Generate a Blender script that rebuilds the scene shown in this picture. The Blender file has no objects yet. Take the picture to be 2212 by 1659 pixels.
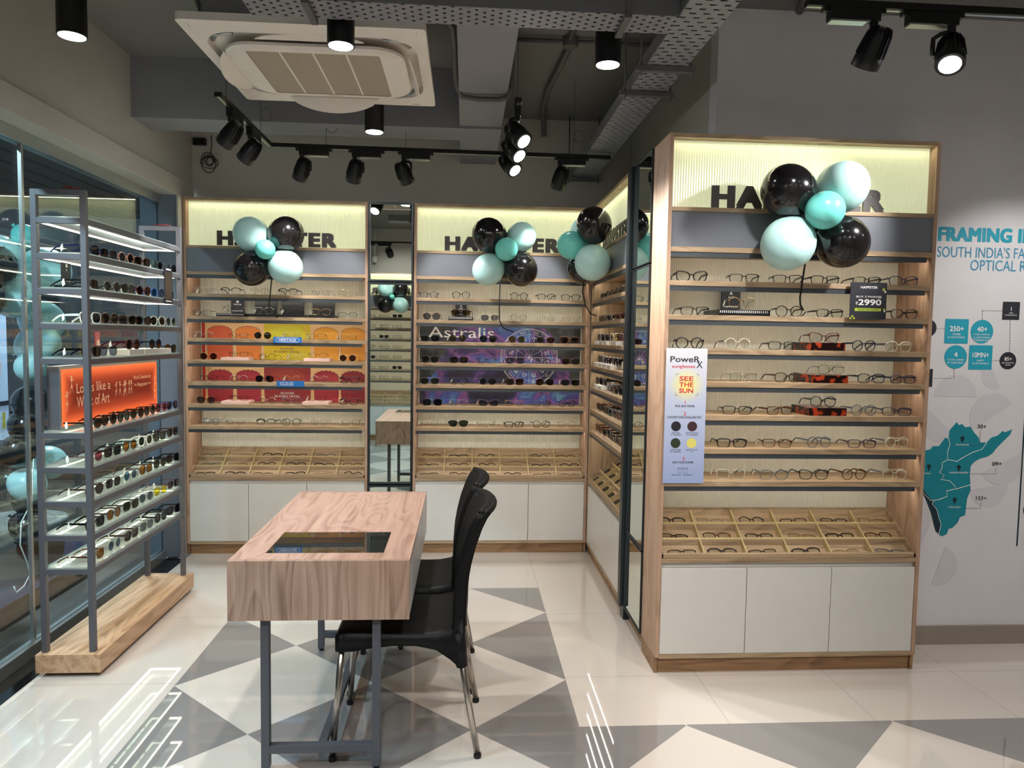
import bpy, bmesh, math, random
from mathutils import Vector, Matrix, Euler
random.seed(7)
S = bpy.context.scene
COL = S.collection
PI = math.pi

# ------------------------------------------------------------------ camera, world, exposure
cam_d = bpy.data.cameras.new('camera'); cam = bpy.data.objects.new('camera', cam_d); COL.objects.link(cam)
S.camera = cam
cam_d.sensor_fit = 'HORIZONTAL'; cam_d.sensor_width = 36.0
cam_d.lens = 1556.76 / 2212 * 36.0
cam_d.clip_start = 0.02; cam_d.clip_end = 100
_yaw, _pit, _rol = -.0661, .0643, .0158
_f = Vector((-math.sin(_yaw) * math.cos(_pit), math.cos(_yaw) * math.cos(_pit), -math.sin(_pit)))
_r = Vector((math.cos(_yaw), math.sin(_yaw), 0)); _u = _r.cross(_f)
_r2 = math.cos(_rol) * _r + math.sin(_rol) * _u; _u2 = -math.sin(_rol) * _r + math.cos(_rol) * _u
cam.matrix_world = Matrix(((_r2.x, _u2.x, -_f.x, 0), (_r2.y, _u2.y, -_f.y, 0), (_r2.z, _u2.z, -_f.z, 1.5075), (0, 0, 0, 1)))
S.view_settings.view_transform = 'Standard'; S.view_settings.look = 'None'
S.view_settings.gamma = 1; S.view_settings.use_curve_mapping = False
S.view_settings.exposure = 0.56
W = bpy.data.worlds.new('world'); S.world = W; W.use_nodes = True
W.node_tree.nodes['Background'].inputs[0].default_value = (.33, .40, .48, 1)
W.node_tree.nodes['Background'].inputs[1].default_value = .16
S.cycles.max_bounces = 8; S.cycles.diffuse_bounces = 4; S.cycles.glossy_bounces = 5
S.cycles.transparent_max_bounces = 24; S.cycles.transmission_bounces = 6
S.cycles.use_light_tree = True; S.cycles.sample_clamp_indirect = 6
try:
    S.cycles.use_denoising = True
except Exception:
    pass

SPOT = .8    # track spots and downlights
SHELF = .50   # strips under the wooden shelves

# ------------------------------------------------------------------ materials
def srgb(c):
    if isinstance(c, str):
        c = [int(c[i:i + 2], 16) / 255 for i in (0, 2, 4)]
    return tuple(x / 12.92 if x <= .04045 else ((x + .055) / 1.055) ** 2.4 for x in c) + (1,)
class NT:
    def __init__(s, name):
        s.m = bpy.data.materials.new(name); s.m.use_nodes = True; s.t = s.m.node_tree; s.t.nodes.clear()
        s.out = s.t.nodes.new('ShaderNodeOutputMaterial')
    def n(s, typ, **k):
        x = s.t.nodes.new(typ)
        for a, b in k.items():
            if a[0] == 'i' and a[1:].isdigit():
                if isinstance(b, bpy.types.NodeSocket): s.t.links.new(b, x.inputs[int(a[1:])])
                else: x.inputs[int(a[1:])].default_value = b
            else: setattr(x, a, b)
        return x
    def math(s, op, a, b=None, c=None):
        x = s.t.nodes.new('ShaderNodeMath'); x.operation = op
        for i, v in enumerate((a, b, c)):
            if v is None: continue
            if isinstance(v, bpy.types.NodeSocket): s.t.links.new(v, x.inputs[i])
            else: x.inputs[i].default_value = v
        return x.outputs[0]
    def link(s, a, b): s.t.links.new(a, b)
    def obj(s):
        tc = s.n('ShaderNodeTexCoord'); return tc.outputs['Object']
    def bsdf(s, col, rough=.5, metal=0, spec=.5, **k):
        b = s.t.nodes.new('ShaderNodeBsdfPrincipled')
        for nm, v in dict({'Base Color': col, 'Roughness': rough, 'Metallic': metal, 'Specular IOR Level': spec}, **k).items():
            if isinstance(v, bpy.types.NodeSocket): s.t.links.new(v, b.inputs[nm])
            else: b.inputs[nm].default_value = v
        return b
    def done(s, shader):
        s.t.links.new(shader, s.out.inputs[0]); return s.m
def mixc(N, f, a, b, blend='MIX'):
    x = N.t.nodes.new('ShaderNodeMix'); x.data_type = 'RGBA'; x.blend_type = blend
    for i, v in ((0, f), (6, a), (7, b)):
        if isinstance(v, bpy.types.NodeSocket): N.t.links.new(v, x.inputs[i])
        else: x.inputs[i].default_value = v
    return x.outputs[2]
def plain(name, c, rough=.5, metal=0, spec=.5, noise=.05, **k):
    N = NT(name); col = srgb(c)
    if noise:
        nz = N.n('ShaderNodeTexNoise'); N.link(N.obj(), nz.inputs[0]); nz.inputs['Scale'].default_value = 9; nz.inputs['Detail'].default_value = 3
        d = tuple(x * (1 - noise) for x in col[:3]) + (1,); u = tuple(min(1, x * (1 + noise)) for x in col[:3]) + (1,)
        col = mixc(N, nz.outputs[0], d, u)
    return N.done(N.bsdf(col, rough, metal, spec, **k).outputs[0])
def wood(name, dark, mid, light, axis=2, rough=.5, sc=1.0):
    N = NT(name); mp = N.n('ShaderNodeMapping'); N.link(N.obj(), mp.inputs[0])
    s = [22 * sc] * 3; s[axis] = 1.3 * sc; mp.inputs['Scale'].default_value = s
    n1 = N.n('ShaderNodeTexNoise', i0=mp.outputs[0]); n1.inputs['Scale'].default_value = 1.3; n1.inputs['Detail'].default_value = 6; n1.inputs['Roughness'].default_value = .62; n1.inputs['Distortion'].default_value = .35
    mp2 = N.n('ShaderNodeMapping'); N.link(N.obj(), mp2.inputs[0])
    s2 = [160 * sc] * 3; s2[axis] = 5 * sc; mp2.inputs['Scale'].default_value = s2
    n2 = N.n('ShaderNodeTexNoise', i0=mp2.outputs[0]); n2.inputs['Scale'].default_value = 1; n2.inputs['Detail'].default_value = 2
    mp3 = N.n('ShaderNodeMapping'); N.link(N.obj(), mp3.inputs[0])
    s3 = [5.5 * sc] * 3; s3[axis] = 1.0 * sc; mp3.inputs['Scale'].default_value = s3
    n3 = N.n('ShaderNodeTexNoise', i0=mp3.outputs[0]); n3.inputs['Scale'].default_value = 1.0; n3.inputs['Detail'].default_value = 1
    ring = N.math('FRACT', N.math('MULTIPLY', n3.outputs[0], 13.0))
    ring = N.math('SMOOTH_MIN', ring, N.math('MULTIPLY', N.math('SUBTRACT', 1.0, ring), 4.0), .2)
    f = N.math('ADD', N.math('MULTIPLY', n1.outputs[0], .62), N.math('ADD', N.math('MULTIPLY', n2.outputs[0], .22), N.math('MULTIPLY', ring, .2)))
    r = N.n('ShaderNodeValToRGB', i0=f); e = r.color_ramp.elements
    e[0].position = .33; e[0].color = srgb(dark); e[1].position = .74; e[1].color = srgb(light)
    m = e.new(.5); m.color = srgb(mid)
    return N.done(N.bsdf(r.outputs[0], rough, 0, .4).outputs[0])
def emit(name, c, st, base='dddddd'):
    N = NT(name); b = N.bsdf(srgb(base), .4); b.inputs['Emission Color'].default_value = srgb(c); b.inputs['Emission Strength'].default_value = st
    return N.done(b.outputs[0])
def schlick(N, f0):
    lw = N.n('ShaderNodeLayerWeight'); lw.inputs[0].default_value = .5
    return N.math('ADD', f0, N.math('MULTIPLY', 1 - f0, N.math('POWER', lw.outputs['Facing'], 5.0)))
def glassy(name, tint, trans, rough=.02, f0=.045, refl=1.0):
    """thin pane: lets `trans` of the light through tinted, reflects by Fresnel"""
    N = NT(name)
    tr = N.n('ShaderNodeBsdfTransparent'); tr.inputs[0].default_value = tuple(x * trans for x in srgb(tint)[:3]) + (1,)
    gl = N.n('ShaderNodeBsdfGlossy'); gl.inputs['Roughness'].default_value = rough; gl.inputs[0].default_value = (refl, refl, refl, 1)
    mx = N.n('ShaderNodeMixShader', i0=schlick(N, f0), i1=tr.outputs[0], i2=gl.outputs[0])
    return N.done(mx.outputs[0])

M = {}
OAK = ('80684f', 'a58b6c', 'b89f81')
M['oak_v'] = wood('oak_vertical', *OAK, axis=2)
M['oak_h'] = wood('oak_horizontal', *OAK, axis=0)
M['oak_pink'] = wood('oak_end_panel', '96785f', 'b39279', 'c3a289', axis=2)
M['tab_top'] = wood('table_top_wood', '937263', 'b29080', 'c0a08f', axis=1, rough=.33, sc=1.25)
M['tab_v'] = wood('table_end_wood', '7d6152', 'a08371', 'b39684', axis=2, rough=.4, sc=1.2)
M['divider'] = plain('tray_divider_tan', 'b7a273', .5)
M['plinth'] = wood('plinth_wood', '75553b', '95714f', 'a98662', axis=0)
M['rack_wood'] = wood('rack_base_wood', '9c7858', 'c49e7c', 'd4b090', axis=1, rough=.42)
M['white_door'] = plain('white_laminate', 'd6d2cb', .35)
M['white'] = plain('white_paint', 'e6e2dc', .5)
M['grey_panel'] = plain('grey_laminate', '6b6d74', .4)
M['led_prof'] = plain('dark_profile', '3c4145', .4)
M['flute'] = plain('cream_fluted', 'dcd8ca', .55)
M['black'] = plain('black_plastic', '0c0c0e', .32)
M['chair'] = plain('chair_black_plastic', '0a0a0b', .5, spec=.22)
M['metal_black'] = plain('black_painted_metal', '08090b', .42)
M['chrome'] = plain('brushed_chrome', 'b7afa6', .22, metal=1)
M['frame_grey'] = plain('grey_powder_coat', '5a595e', .42, metal=.1)
M['leg_grey'] = plain('table_leg_grey', '4a4b52', .45)
M['mirror_frame'] = plain('dark_aluminium', '33393d', .35, metal=.5)
M['alu'] = plain('aluminium', 'b4b6b5', .3, metal=.8)
M['ceiling'] = plain('ceiling_grey_paint', '7a7875', .8)
M['wall'] = plain('wall_paint', 'b4b0a8', .7)
M['wall_white'] = plain('wall_mural_white', 'dedbdc', .6)
M['wall_dark'] = plain('wall_grey_paint', 'bab6ab', .75)
M['beam'] = plain('beam_grey_paint', '88888d', .75)
M['jamb'] = plain('jamb_grey_blue', '666e78', .6)
M['ac_white'] = plain('ac_plastic', 'f4ece3', .45)
M['ac_grille'] = None
M['pipe'] = plain('painted_pipe', '5f5d5c', .6)
M['balloon_black'] = plain('balloon_black', '141213', .16, noise=0, **{'Coat Weight': .3})
M['balloon_mint'] = plain('balloon_mint', 'bfe8e4', .28, noise=0, **{'Subsurface Weight': .12, 'Subsurface Radius': (.05, .05, .05)})
M['balloon_teal'] = plain('balloon_teal', '7addd2', .26, noise=0)
M['tag'] = plain('paper_tag', 'eeeae0', .7)
M['pink'] = plain('pink_riser', 'eac4b8', .5)
M['print_dark'] = plain('sign_dark_grey', '544c4b', .5)
M['teal_print'] = plain('print_teal', '1ba0b8', .6)
M['map_teal'] = plain('map_teal', '078594', .6)
M['map_dark'] = plain('map_dark', '0c2c38', .6)
M['print_black'] = plain('print_black', '26262e', .6)
M['text_white'] = plain('print_white', 'f2f0ee', .6)
M['text_blue'] = plain('print_blue', '2f8fb4', .6)
M['baseboard'] = plain('baseboard_tile', '94897f', .3)
M['red'] = plain('print_red', 'd03040', .6)
M['blue_sign'] = plain('sign_blue', '1668ae', .5)
M['lime'] = plain('print_lime', 'b4c83c', .6)
M['granite'] = plain('black_granite', '0e1013', .08)
M['paving'] = plain('outdoor_paving', '4a4038', .5)
M['facade'] = plain('outdoor_facade', '2b3138', .7)
M['shutter'] = plain('outdoor_shutter', '5d6468', .5)
M['navy_band'] = plain('outdoor_navy_kerb', '101c38', .5)
M['concrete'] = plain('planter_concrete', '6f6e66', .8)
M['led_cool'] = emit('led_cool', 'fff8e0', 6)
M['lamp_on'] = emit('lamp_lens_on', 'ffffff', 30)
M['lamp_off'] = plain('lamp_lens_off', '9a9c9c', .2)
M['steel_wire'] = plain('steel_wire', '5a5a58', .4, metal=.6)
M['wire_red'] = plain('red_wire', '8a1018', .5)
M['mirror'] = None
N = NT('mirror_glass'); M['mirror'] = N.done(N.bsdf((.74, .80, .74, 1), .015, 1.0).outputs[0])
M['glass'] = glassy('window_glass', 'dfeaea', .95, f0=.075)
M['shelf_glass'] = glassy('shelf_glass', 'cfe6df', .93)
N = NT('frosted_shelf_glass'); tr = N.n('ShaderNodeBsdfTransparent'); tr.inputs[0].default_value = (.82, .9, .87, 1)
df = N.n('ShaderNodeBsdfDiffuse'); df.inputs[0].default_value = (.8, .84, .82, 1); tl = N.n('ShaderNodeBsdfTranslucent'); tl.inputs[0].default_value = (.8, .84, .82, 1)
gl = N.n('ShaderNodeBsdfGlossy'); gl.inputs['Roughness'].default_value = .08; d2 = N.n('ShaderNodeMixShader', i0=.6, i1=df.outputs[0], i2=tl.outputs[0]); d3 = N.n('ShaderNodeMixShader', i0=.32, i1=tr.outputs[0], i2=d2.outputs[0])
M['shelf_glass'] = N.done(N.n('ShaderNodeMixShader', i0=schlick(N, .045), i1=d3.outputs[0], i2=gl.outputs[0]).outputs[0])
M['lens_clear'] = glassy('clear_lens', 'f4f6f2', .97)
M['table_glass'] = None
N = NT('table_glass_black'); M['table_glass'] = N.done(N.bsdf((.02, .022, .02, 1), .015, 0, 1.0).outputs[0])

# shelf light box of ribbed acrylic, lit from behind
N = NT('ribbed_lightbox'); o = N.obj(); sp = N.n('ShaderNodeSeparateXYZ', i0=o)
b = N.bsdf(srgb('d0d0ac'), .28)
b.inputs['Emission Color'].default_value = (.74, .77, .50, 1); b.inputs['Emission Strength'].default_value = .36
M['lightbox'] = N.done(b.outputs[0])

# brushed lattice material for arches
def lattice(name, c, line, p=.017, w=.09):
    N = NT(name); sp = N.n('ShaderNodeSeparateXYZ', i0=N.obj())
    a = N.math('FRACT', N.math('DIVIDE', N.math('ADD', sp.outputs[0], sp.outputs[2]), p))
    b = N.math('FRACT', N.math('DIVIDE', N.math('ADD', N.math('SUBTRACT', sp.outputs[0], sp.outputs[2]), 10.0), p))
    f = N.math('MAXIMUM', N.math('LESS_THAN', a, w), N.math('LESS_THAN', b, w))
    return N.done(N.bsdf(mixc(N, f, srgb(c), srgb(line)), .5).outputs[0])
# nebula print
N = NT('nebula_print'); o = N.obj(); sp = N.n('ShaderNodeSeparateXYZ', i0=o)
nz = N.n('ShaderNodeTexNoise', i0=o); nz.inputs['Scale'].default_value = 4.2; nz.inputs['Detail'].default_value = 7; nz.inputs['Distortion'].default_value = .8
r = N.n('ShaderNodeValToRGB', i0=nz.outputs[0]); e = r.color_ramp.elements
e[0].position = .40; e[0].color = srgb('131130'); e[1].position = .66; e[1].color = srgb('6fa4c4')
for p_, c_ in ((.455, '241d50'), (.50, '472c6e'), (.535, '86508c'), (.57, '42489a'), (.61, '4c6cae')):
    q = e.new(p_); q.color = srgb(c_)
n2 = N.n('ShaderNodeTexNoise', i0=o); n2.inputs['Scale'].default_value = 9; n2.inputs['Detail'].default_value = 8; n2.inputs['Roughness'].default_value = .7
r2 = N.n('ShaderNodeValToRGB', i0=n2.outputs[0]); r2.color_ramp.elements[0].color = srgb('17181a'); r2.color_ramp.elements[1].color = srgb('5a605f'); r2.color_ramp.elements[0].position = .42; r2.color_ramp.elements[1].position = .75
ex = N.math('ABSOLUTE', N.math('SUBTRACT', sp.outputs[0], .62))
ez = N.math('MULTIPLY', N.math('SUBTRACT', sp.outputs[2], 1.3), .55)
rock = N.math('GREATER_THAN', N.math('ADD', N.math('ADD', ex, ez), N.math('MULTIPLY', N.math('SUBTRACT', n2.outputs[0], .5), .35)), .47)
M['nebula'] = N.done(N.bsdf(mixc(N, rock, r.outputs[0], r2.outputs[0]), .45).outputs[0])
# dark tortoise riser
def tortoise(name, a, b, sc=60):
    N = NT(name); nz = N.n('ShaderNodeTexNoise', i0=N.obj()); nz.inputs['Scale'].default_value = sc; nz.inputs['Detail'].default_value = 1
    r = N.n('ShaderNodeValToRGB', i0=nz.outputs[0]); e = r.color_ramp.elements
    e[0].position = .5; e[0].color = srgb(a); e[1].position = .62; e[1].color = srgb(b)
    return N.done(N.bsdf(r.outputs[0], .18).outputs[0])
M['tortoise_riser'] = tortoise('tortoise_riser', '1a0a0a', 'a83a1c', 30)
# AC grille: fine horizontal louvres
N = NT('ac_grille'); sp = N.n('ShaderNodeSeparateXYZ', i0=N.obj())
f = N.math('LESS_THAN', N.math('FRACT', N.math('DIVIDE', sp.outputs[1], .0105)), .42)
bump = N.n('ShaderNodeBump'); bump.inputs['Strength'].default_value = .6; bump.inputs['Distance'].default_value = .003; N.link(f, bump.inputs['Height'])
b = N.bsdf(mixc(N, f, srgb('c4b5a4'), srgb('8b7d6e')), .6); N.link(bump.outputs[0], b.inputs['Normal'])
M['ac_grille'] = N.done(b.outputs[0])
# perforated trays: holes punched through
def perforated(name, c, px, py, hx, hy, ax=0, ay=1, slotty=False):
    N = NT(name); sp = N.n('ShaderNodeSeparateXYZ', i0=N.obj())
    v = N.math('DIVIDE', sp.outputs[ay], py)
    row = N.math('FLOOR', v); odd = N.math('MODULO', N.math('ABSOLUTE', row), 2.0)
    u = N.math('ADD', N.math('DIVIDE', sp.outputs[ax], px), N.math('MULTIPLY', odd, .5))
    du = N.math('MULTIPLY', N.math('SUBTRACT', N.math('FRACT', N.math('ADD', u, 50.0)), .5), px / hx)
    dv = N.math('MULTIPLY', N.math('SUBTRACT', N.math('FRACT', N.math('ADD', v, 50.0)), .5), py / hy)
    d = N.math('ADD', N.math('POWER', N.math('ABSOLUTE', du), 4.0), N.math('POWER', N.math('ABSOLUTE', dv), 4.0))
    f = N.math('LESS_THAN', d, 1.0)
    b = N.bsdf(srgb(c), .5, .2); t = N.n('ShaderNodeBsdfTransparent')
    mx = N.n('ShaderNodeMixShader', i0=f, i1=b.outputs[0], i2=t.outputs[0])
    return N.done(mx.outputs[0])
M['perf_a'] = perforated('perforated_steel_round', '8a8a90', .056, .018, .0062, .0058)
M['perf_b'] = perforated('perforated_steel_slots', '8d8f95', .050, .034, .0125, .0048, 0, 1)
# orange edge lit sign
N = NT('orange_edge_lit'); g = N.n('ShaderNodeTexCoord').outputs['Generated']; sp = N.n('ShaderNodeSeparateXYZ', i0=g)
dy = N.math('MULTIPLY', N.math('MINIMUM', sp.outputs[1], N.math('SUBTRACT', 1.0, sp.outputs[1])), 6.5)
dz = N.math('MULTIPLY', N.math('MINIMUM', sp.outputs[2], N.math('SUBTRACT', 1.0, sp.outputs[2])), 2.6)
d = N.math('MINIMUM', N.math('MULTIPLY', dy, 1.6), dz)
r = N.n('ShaderNodeValToRGB', i0=d); e = r.color_ramp.elements
e[0].position = 0; e[0].color = (1.0, .20, .05, 1); e[1].position = 1; e[1].color = (.17, .014, .004, 1); q = e.new(.55); q.color = (.40, .045, .012, 1); q = e.new(.2); q.color = (.85, .13, .03, 1)
b = N.bsdf(srgb('3a0c04'), .4); N.link(r.outputs[0], b.inputs['Emission Color']); b.inputs['Emission Strength'].default_value = .7
M['orange_sign'] = N.done(b.outputs[0])
# hanging poster: white to blue-grey sheet with a printed sun disc
N = NT('poster_sheet'); sp = N.n('ShaderNodeSeparateXYZ', i0=N.obj())
r = N.n('ShaderNodeValToRGB', i0=N.math('MULTIPLY', N.math('ADD', sp.outputs[2], 0.0), 1 / .6)); e = r.color_ramp.elements
e[0].color = srgb('93a2c8'); e[1].color = srgb('d6d4d8'); q = e.new(.55); q.color = srgb('b2b9d0')
dd = N.math('SQRT', N.math('ADD', N.math('POWER', N.math('SUBTRACT', sp.outputs[0], .094), 2.0), N.math('POWER', N.math('SUBTRACT', sp.outputs[2], .437), 2.0)))
r2 = N.n('ShaderNodeValToRGB', i0=N.math('DIVIDE', dd, .085)); r2.color_ramp.elements[0].position = .25; r2.color_ramp.elements[0].color = (.8, .8, .8, 1); r2.color_ramp.elements[1].position = .95; r2.color_ramp.elements[1].color = (0, 0, 0, 1)
M['poster'] = N.done(N.bsdf(mixc(N, r2.outputs[0], r.outputs[0], srgb('eadf5c')), .6).outputs[0])

# floor: one lattice of light lozenges on grey, L-shaped carpet of pattern inside pale tiles
N = NT('polished_floor_tiles'); sp = N.n('ShaderNodeSeparateXYZ', i0=N.obj()); X, Y = sp.outputs[0], sp.outputs[1]
def cell(v, c0, p):
    t = N.math('FRACT', N.math('ADD', N.math('DIVIDE', N.math('SUBTRACT', v, c0), p), 20.5))
    return N.math('MULTIPLY', N.math('ABSOLUTE', N.math('SUBTRACT', t, .5)), 2.0)
dsum = N.math('ADD', cell(X, .042, .842), cell(Y, 3.075, .784))
loz = N.math('LESS_THAN', dsum, 1.0)
inL = N.math('MULTIPLY', N.math('MULTIPLY', N.math('LESS_THAN', X, .462), N.math('GREATER_THAN', X, -1.222)), N.math('LESS_THAN', Y, 4.25))
inR = N.math('MULTIPLY', N.math('LESS_THAN', Y, 2.69), N.math('GREATER_THAN', X, .461))
pat = N.math('MAXIMUM', inL, inR)
grey = N.math('MULTIPLY', pat, N.math('SUBTRACT', 1.0, loz))
def seam(v, c0, p, w=.0016):
    t = N.math('FRACT', N.math('ADD', N.math('DIVIDE', N.math('SUBTRACT', v, c0), p), 20.5))
    return N.math('LESS_THAN', N.math('ABSOLUTE', N.math('SUBTRACT', t, .5)), w / p)
sm = N.math('MAXIMUM', N.math('MULTIPLY', seam(X, 1.06, .6), N.math('GREATER_THAN', X, -.6)), seam(Y, 3.098, .735))
sm = N.math('MULTIPLY', sm, N.math('SUBTRACT', 1.0, pat))
nz = N.n('ShaderNodeTexNoise', i0=N.obj()); nz.inputs['Scale'].default_value = 380; nz.inputs['Detail'].default_value = 2
n2 = N.n('ShaderNodeTexNoise', i0=N.obj()); n2.inputs['Scale'].default_value = 3
lt = mixc(N, nz.outputs[0], srgb('c8beb4'), srgb('d8cec4')); lt = mixc(N, N.math('MULTIPLY', n2.outputs[0], .25), lt, srgb('c9beb4'))
dk = mixc(N, nz.outputs[0], srgb('7a7674'), srgb('8c8886'))
c = mixc(N, grey, lt, dk); c = mixc(N, N.math('MULTIPLY', sm, .4), c, srgb('6b645c'))
b = N.bsdf(c, .03, 0, 1.0, **{'Coat Weight': .6, 'Coat Roughness': .02})
M['floor'] = N.done(b.outputs[0])

# ------------------------------------------------------------------ mesh helpers
class MB:
    def __init__(s): s.v, s.f, s.mi, s.cur, s.smooth = [], [], [], 0, set()
    def mat(s, i): s.cur = i; return s
    def add(s, vs, fs, smooth=False):
        o = len(s.v); s.v += [tuple(x) for x in vs]
        for f in fs:
            if smooth: s.smooth.add(len(s.f))
            s.f.append([i + o for i in f]); s.mi.append(s.cur)
        return s
    def box(s, x0, x1, y0, y1, z0, z1):
        x0, x1 = min(x0, x1), max(x0, x1); y0, y1 = min(y0, y1), max(y0, y1); z0, z1 = min(z0, z1), max(z0, z1)
        return s.add([(x0, y0, z0), (x1, y0, z0), (x1, y1, z0), (x0, y1, z0), (x0, y0, z1), (x1, y0, z1), (x1, y1, z1), (x0, y1, z1)],
                     [(0, 3, 2, 1), (4, 5, 6, 7), (0, 1, 5, 4), (1, 2, 6, 5), (2, 3, 7, 6), (3, 0, 4, 7)])
    def tube(s, pts, r, n=8, closed=False, caps=True, flat=None):
        """swept round (or flat=(w,h) boxy) section along pts"""
        P = [Vector(p) for p in pts]; m = len(P); rs = r if isinstance(r, (list, tuple)) else [r] * m
        rings = []; up = None
        for i, p in enumerate(P):
            a = P[(i - 1) % m] if closed or i else p; b = P[(i + 1) % m] if closed or i < m - 1 else p
            t = (b - a).normalized()
            if up is None:
                up = Vector((0, 0, 1)) if abs(t.z) < .9 else Vector((1, 0, 0))
            sd = t.cross(up)
            if sd.length < 1e-6: sd = t.orthogonal()
            sd.normalize(); up = sd.cross(t).normalized()
            rings.append([p + rs[i] * (math.cos(2 * PI * k / n) * sd + math.sin(2 * PI * k / n) * up) for k in range(n)])
        vs = [v for rg in rings for v in rg]; fs = []
        for i in range(m if closed else m - 1):
            j = (i + 1) % m
            for k in range(n):
                k2 = (k + 1) % n; fs.append((i * n + k, j * n + k, j * n + k2, i * n + k2))
        if caps and not closed: fs += [tuple(range(n))[::-1], tuple((m - 1) * n + k for k in range(n))]
        return s.add(vs, fs, n > 5)
    def lathe(s, prof, n=24, M4=None, smooth=True):
        """prof [(r, h)] round local +z, placed by M4"""
        M4 = M4 or Matrix(); vs = []
        for r, h in prof: vs += [M4 @ Vector((r * math.cos(2 * PI * k / n), r * math.sin(2 * PI * k / n), h)) for k in range(n)]
        fs = [(i * n + k, i * n + (k + 1) % n, (i + 1) * n + (k + 1) % n, (i + 1) * n + k) for i in range(len(prof) - 1) for k in range(n)]
        s.add(vs, fs, smooth)
        if prof[0][0] > 1e-5: s.add([vs[k] for k in range(n)], [tuple(range(n))[::-1]])
        if prof[-1][0] > 1e-5: s.add([vs[-n + k] for k in range(n)], [tuple(range(n))])
        return s
    def prism(s, poly, y0, y1, ax='xz'):
        n = len(poly)
        if ax == 'xz': a = [(p[0], y0, p[1]) for p in poly]; b = [(p[0], y1, p[1]) for p in poly]
        elif ax == 'xy': a = [(p[0], p[1], y0) for p in poly]; b = [(p[0], p[1], y1) for p in poly]
        else: a = [(y0, p[0], p[1]) for p in poly]; b = [(y1, p[0], p[1]) for p in poly]
        return s.add(a + b, [tuple(range(n)), tuple(range(2 * n - 1, n - 1, -1))] + [(k, k + n, (k + 1) % n + n, (k + 1) % n) for k in range(n)])
    def mesh(s, name, mats):
        me = bpy.data.meshes.new(name); me.from_pydata([tuple(v) for v in s.v], [], s.f)
        for m in mats: me.materials.append(m)
        for i, p in enumerate(me.polygons): p.material_index = s.mi[i]; p.use_smooth = i in s.smooth
        bm = bmesh.new(); bm.from_mesh(me); bmesh.ops.recalc_face_normals(bm, faces=bm.faces); bm.to_mesh(me); bm.free()
        return me
    def build(s, name, mats, parent=None, bevel=0):
        if not isinstance(mats, (list, tuple)): mats = [mats]
        o = link(name, s.mesh(name, mats), parent)
        if bevel:
            md = o.modifiers.new('edge', 'BEVEL'); md.width = bevel; md.segments = 2; md.limit_method = 'ANGLE'
        return o
def link(name, data, parent=None):
    o = bpy.data.objects.new(name, data); COL.objects.link(o)
    if parent: o.parent = parent
    return o
def tag(o, label, cat, group=None, kind=None):
    if label: o['label'] = label
    if cat: o['category'] = cat
    if group: o['group'] = group
    if kind: o['kind'] = kind
    return o
def thing(name, label, cat, loc=(0, 0, 0), rz=0, group=None):
    o = link(name, None); o.location = loc; o.rotation_euler = (0, 0, rz); return tag(o, label, cat, group)
def struct(name, mb, mat, bevel=0):
    o = mb.build(name, mat, None, bevel); o['kind'] = 'structure'; return o
def copy_tree(o, parent=None):
    c = o.copy(); COL.objects.link(c); c.parent = parent
    for ch in list(o.children): copy_tree(ch, c)
    return c
_tc = {}
def textmesh(txt, bold=.0, sx=1.0):
    """lettering as a mesh in the x-z plane, normalised to (0..1, 0..1); returns verts, faces, aspect"""
    k = (txt, bold, sx)
    if k in _tc: return _tc[k]
    cu = bpy.data.curves.new('t', 'FONT'); cu.body = txt; cu.size = 1; cu.offset = bold; cu.resolution_u = 3; cu.space_line = .95; cu.align_x = 'CENTER'; cu.space_character = sx
    ob = bpy.data.objects.new('t', cu); me = bpy.data.meshes.new_from_object(ob)
    vs = [v.co.copy() for v in me.vertices]; fs = [tuple(p.vertices) for p in me.polygons]
    bpy.data.objects.remove(ob); bpy.data.curves.remove(cu); bpy.data.meshes.remove(me)
    if not vs: _tc[k] = ([], [], 1); return _tc[k]
    x0 = min(v.x for v in vs); x1 = max(v.x for v in vs); y0 = min(v.y for v in vs); y1 = max(v.y for v in vs)
    vs = [((v.x - x0) / (x1 - x0), (v.y - y0) / (y1 - y0)) for v in vs]
    _tc[k] = (vs, fs, (x1 - x0) / (y1 - y0)); return _tc[k]
def put_text(mb, txt, x0, x1, z0, z1, y, bold=.0, thick=0, ax='xz', flip=False, sx=1.0, fit=True):
    """letters filling the box x0..x1, z0..z1 at depth y (facing -y)"""
    if bold > 0:
        d = bold * (z1 - z0) * .75; sg = 1 if (x1 > x0) else -1
        for k, (dx, dz) in enumerate(((-1, -.6), (1, -.6), (-1, .6), (1, .6), (0, .6), (0, -.6), (0, 0))):
            put_text(mb, txt, x0 + d + dx * d, x1 - d + dx * d, z0 + d * .6 + dz * d, z1 - d * .6 + dz * d, y + k * (.000015 if ax == 'xz' else -.000015), 0, thick, ax, flip, sx, fit)
        return
    vs, fs, asp = textmesh(txt, 0, sx)
    if not vs: return
    if not fit:
        h = z1 - z0; w = h * asp; cx = (x0 + x1) / 2; x0, x1 = cx - w / 2, cx + w / 2
    g = lambda u: x1 + (x0 - x1) * u if flip else x0 + (x1 - x0) * u
    if ax == 'xz': P = [(g(a), y, z0 + (z1 - z0) * b) for a, b in vs]; back = [(p[0], y + thick, p[2]) for p in P]
    else: P = [(y, g(a), z0 + (z1 - z0) * b) for a, b in vs]; back = [(y + thick, p[1], p[2]) for p in P]
    mb.add(P, fs)
    if thick:
        from collections import Counter
        cnt = Counter(frozenset((f[i], f[(i + 1) % len(f)])) for f in fs for i in range(len(f)))
        n = len(P); side = []
        for e_, c_ in cnt.items():
            if c_ == 1: a, b = tuple(e_); side.append((a, b, b + n, a + n))
        mb.add(P + back, side)
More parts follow.
